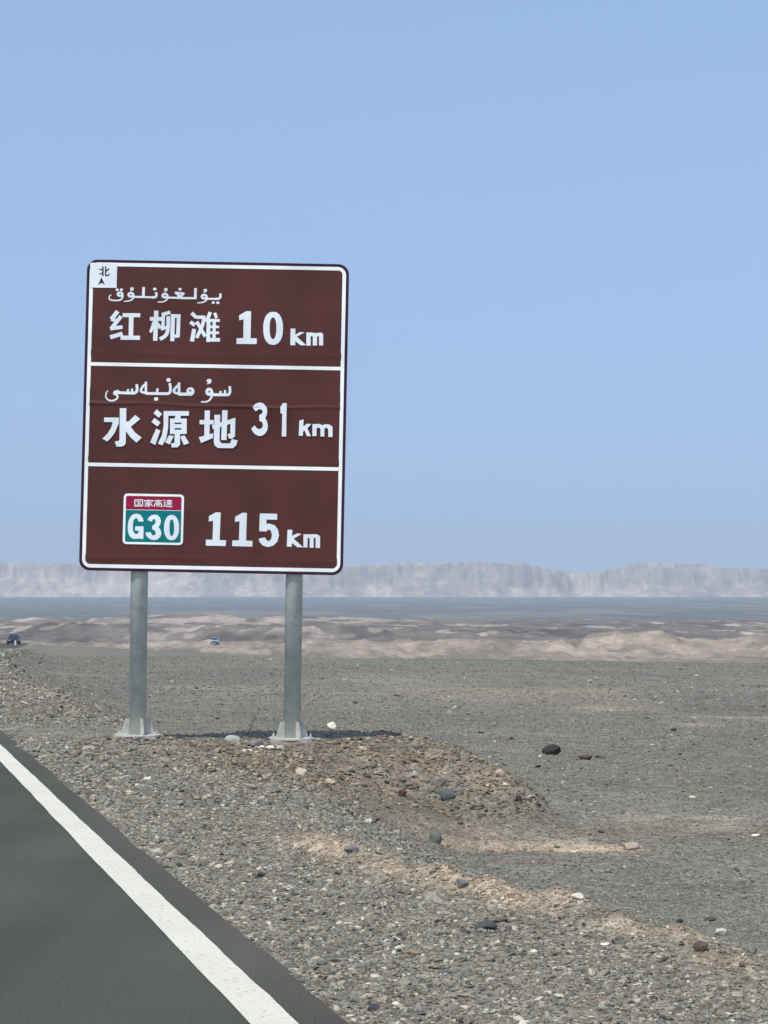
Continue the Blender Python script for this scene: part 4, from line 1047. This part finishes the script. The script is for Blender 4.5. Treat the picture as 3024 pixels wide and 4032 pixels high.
# ------------------------------------------------------------------ cars, marker post
def car(loc, rz, paint, label):
    root = empty('car', loc, (0, 0, rz)); tag(root, label, 'car')
    glass = simple('car_glass_' + label.split()[1], (.03, .035, .045), .08, 0, None, None, .8); rub = simple('tyre_rubber', (.02, .02, .02), .9)
    rim = simple('wheel_rim', (.35, .35, .37), .35, .8); lamp = simple('headlamp_glass', (.65, .68, .72), .15); plate = simple('plate_blue', (.05, .12, .35), .5)
    dark = simple('grille_black', (.02, .02, .022), .5)
    # body: cross sections along y (front at -y); rows (y, half width, z low, z shoulder)
    secs = [(-2.30, .66, .36, .62), (-2.22, .80, .26, .74), (-1.9, .88, .22, .84), (-1.1, .91, .20, .93), (-.2, .92, .20, .96), (.9, .92, .20, .98), (1.7, .90, .22, 1.00), (2.15, .84, .28, .98), (2.28, .74, .40, .86)]
    v = []; f = []
    for (y, w, zl, zs) in secs:
        zm = (zl + zs) / 2
        ringp = [(-w * .86, zl), (-w, zl + .14), (-w, zm + .1), (-w * .95, zs - .05), (-w * .80, zs), (w * .80, zs), (w * .95, zs - .05), (w, zm + .1), (w, zl + .14), (w * .86, zl)]
        v += [(x, y, z) for x, z in ringp]
    n = 10
    for i in range(len(secs) - 1):
        for k in range(n):
            a = i * n + k; b = i * n + (k + 1) % n; f.append((a, b, b + n, a + n))
    f.append(tuple(range(n))); f.append(tuple(range(len(v) - 1, len(v) - n - 1, -1)))
    mesh_obj('body', v, f, paint, root, smooth=True)
    # cabin: lower ring, roof ring
    lo = [(-.80, -1.05), (.80, -1.05), (.84, 0), (.82, 1.75), (-.82, 1.75), (-.84, 0)]
    hi = [(-.58, -.35), (.58, -.35), (.62, .3), (.58, 1.15), (-.58, 1.15), (-.62, .3)]
    zl, zh = .93, 1.44
    v = [(x, y, zl) for x, y in lo] + [(x, y, zh) for x, y in hi] + [(x * .85, y * .9 + .04, zh + .04) for x, y in hi]
    f = [(i + 6, (i + 1) % 6 + 6, (i + 1) % 6 + 12, i + 12) for i in range(6)] + [(12, 13, 14, 15, 16, 17)]
    f += [(i, (i + 1) % 6, (i + 1) % 6 + 6, i + 6) for i in range(6)]
    mesh_obj('roof', v, f, paint, root)
    def pane(name, a, b, inset=.08, off=.012):
        A0, B0, A1, B1 = Vector((*lo[a], zl)), Vector((*lo[b], zl)), Vector((*hi[a], zh)), Vector((*hi[b], zh))
        c = (A0 + B0 + A1 + B1) / 4; nn = (B0 - A0).cross(A1 - A0).normalized()
        if nn.dot(c - Vector((0, .3, 1.1))) < 0: nn = -nn
        q = [p + (c - p) * inset * 1.6 + nn * off for p in (A0, B0, B1, A1)]
        return mesh_obj(name, q, [(0, 1, 2, 3)], glass, root)
    pane('windscreen', 0, 1); pane('rear_window', 3, 4)
    for a, b in ((1, 2), (2, 3), (4, 5), (5, 0)): pane('side_window', a, b)
    for sx in (-1, 1):
        for y in (-1.42, 1.38):
            bm = bmesh.new(); bm_cyl(bm, (sx * .72, y, .32), (sx * .935, y, .32), .32, seg=20); w = bm_obj('wheel', bm, rub, root)
            bm = bmesh.new(); bm_cyl(bm, (sx * .93, y, .32), (sx * .945, y, .32), .20, seg=14); bm_obj('rim', bm, rim, w)
        bm = bmesh.new(); bm_box(bm, (sx * .62, -2.20, .64), (.30, .14, .12), bevel=.02); bm_obj('headlight', bm, lamp, root)
        bm = bmesh.new(); bm_box(bm, (sx * 1.0, -.75, 1.02), (.18, .12, .13), bevel=.03); bm_obj('mirror', bm, paint, root)
    bm = bmesh.new(); bm_box(bm, (0, -2.27, .60), (.80, .08, .14), bevel=.01); bm_obj('grille', bm, dark, root)
    bm = bmesh.new(); bm_box(bm, (0, -2.30, .44), (1.3, .10, .12), bevel=.02); bm_obj('bumper', bm, dark, root)
    bm = bmesh.new(); bm_box(bm, (0, -2.36, .45), (.44, .02, .13)); bm_obj('number_plate', bm, plate, root)
    return root
cx = float(edge_x(278)) - 2.05
BLK = simple('black_car_paint', (.018, .019, .028), .25, 0, (3, .9, 1.1), None, .6)
car((cx + (lambda t: t)(0), 278, float(road_z(278)) - .0), math.radians(14), BLK, 'distant black car coming along the road at the left edge')
BLU = simple('blue_car_paint', (.20, .32, .43), .4, 0, (3, .9, 1.1), None, .5)
pb = at_ground(846, 2538, 120)
bx, by = pb.x, pb.y; print('BLUE', bx, by)
car((bx, by, float(terrain(bx, by)) ), math.radians(5), BLU, 'tiny blue car far off at the foot of the badlands')
pm_ = at_ground(61, 2541, 150)
root = empty('marker_post', (pm_.x, pm_.y, float(terrain(pm_.x, pm_.y)))); tag(root, 'short white marker post beside the distant road in front of the black car', 'marker post')
WP = simple('white_post_paint', (.85, .85, .80), .5, 0, (4, .92, 1.04)); RP = simple('red_post_band', (.5, .05, .04), .5)
bm = bmesh.new(); bm_cyl(bm, (0, 0, -.2), (0, 0, .60), .12, .115, 16); bm_cyl(bm, (0, 0, .60), (0, 0, .66), .115, .04, 16); bm_obj('post', bm, WP, root)
bm = bmesh.new(); bm_cyl(bm, (0, 0, .42), (0, 0, .47), .121, .121, 16, cap=False); bm_obj('band', bm, RP, root)

# ------------------------------------------------------------------ haze
bm = bmesh.new(); zlo, zhi = -16., 330.
bm_box(bm, (0, 4650, (zlo + zhi) / 2), (26000, 9900, zhi - zlo))
hm = bpy.data.materials.new('haze_air'); hm.use_nodes = True; n = hm.node_tree; n.nodes.clear()
o_ = n.nodes.new('ShaderNodeOutputMaterial'); pv = n.nodes.new('ShaderNodeVolumePrincipled')
pv.inputs['Color'].default_value = (.60, .68, .76, 1); pv.inputs['Density'].default_value = 1.45e-4; pv.inputs['Anisotropy'].default_value = 0.0
n.links.new(pv.outputs[0], o_.inputs['Volume'])
hz = bm_obj('haze', bm, hm); tag(hz, 'pale blue desert haze filling the air', kind='stuff')
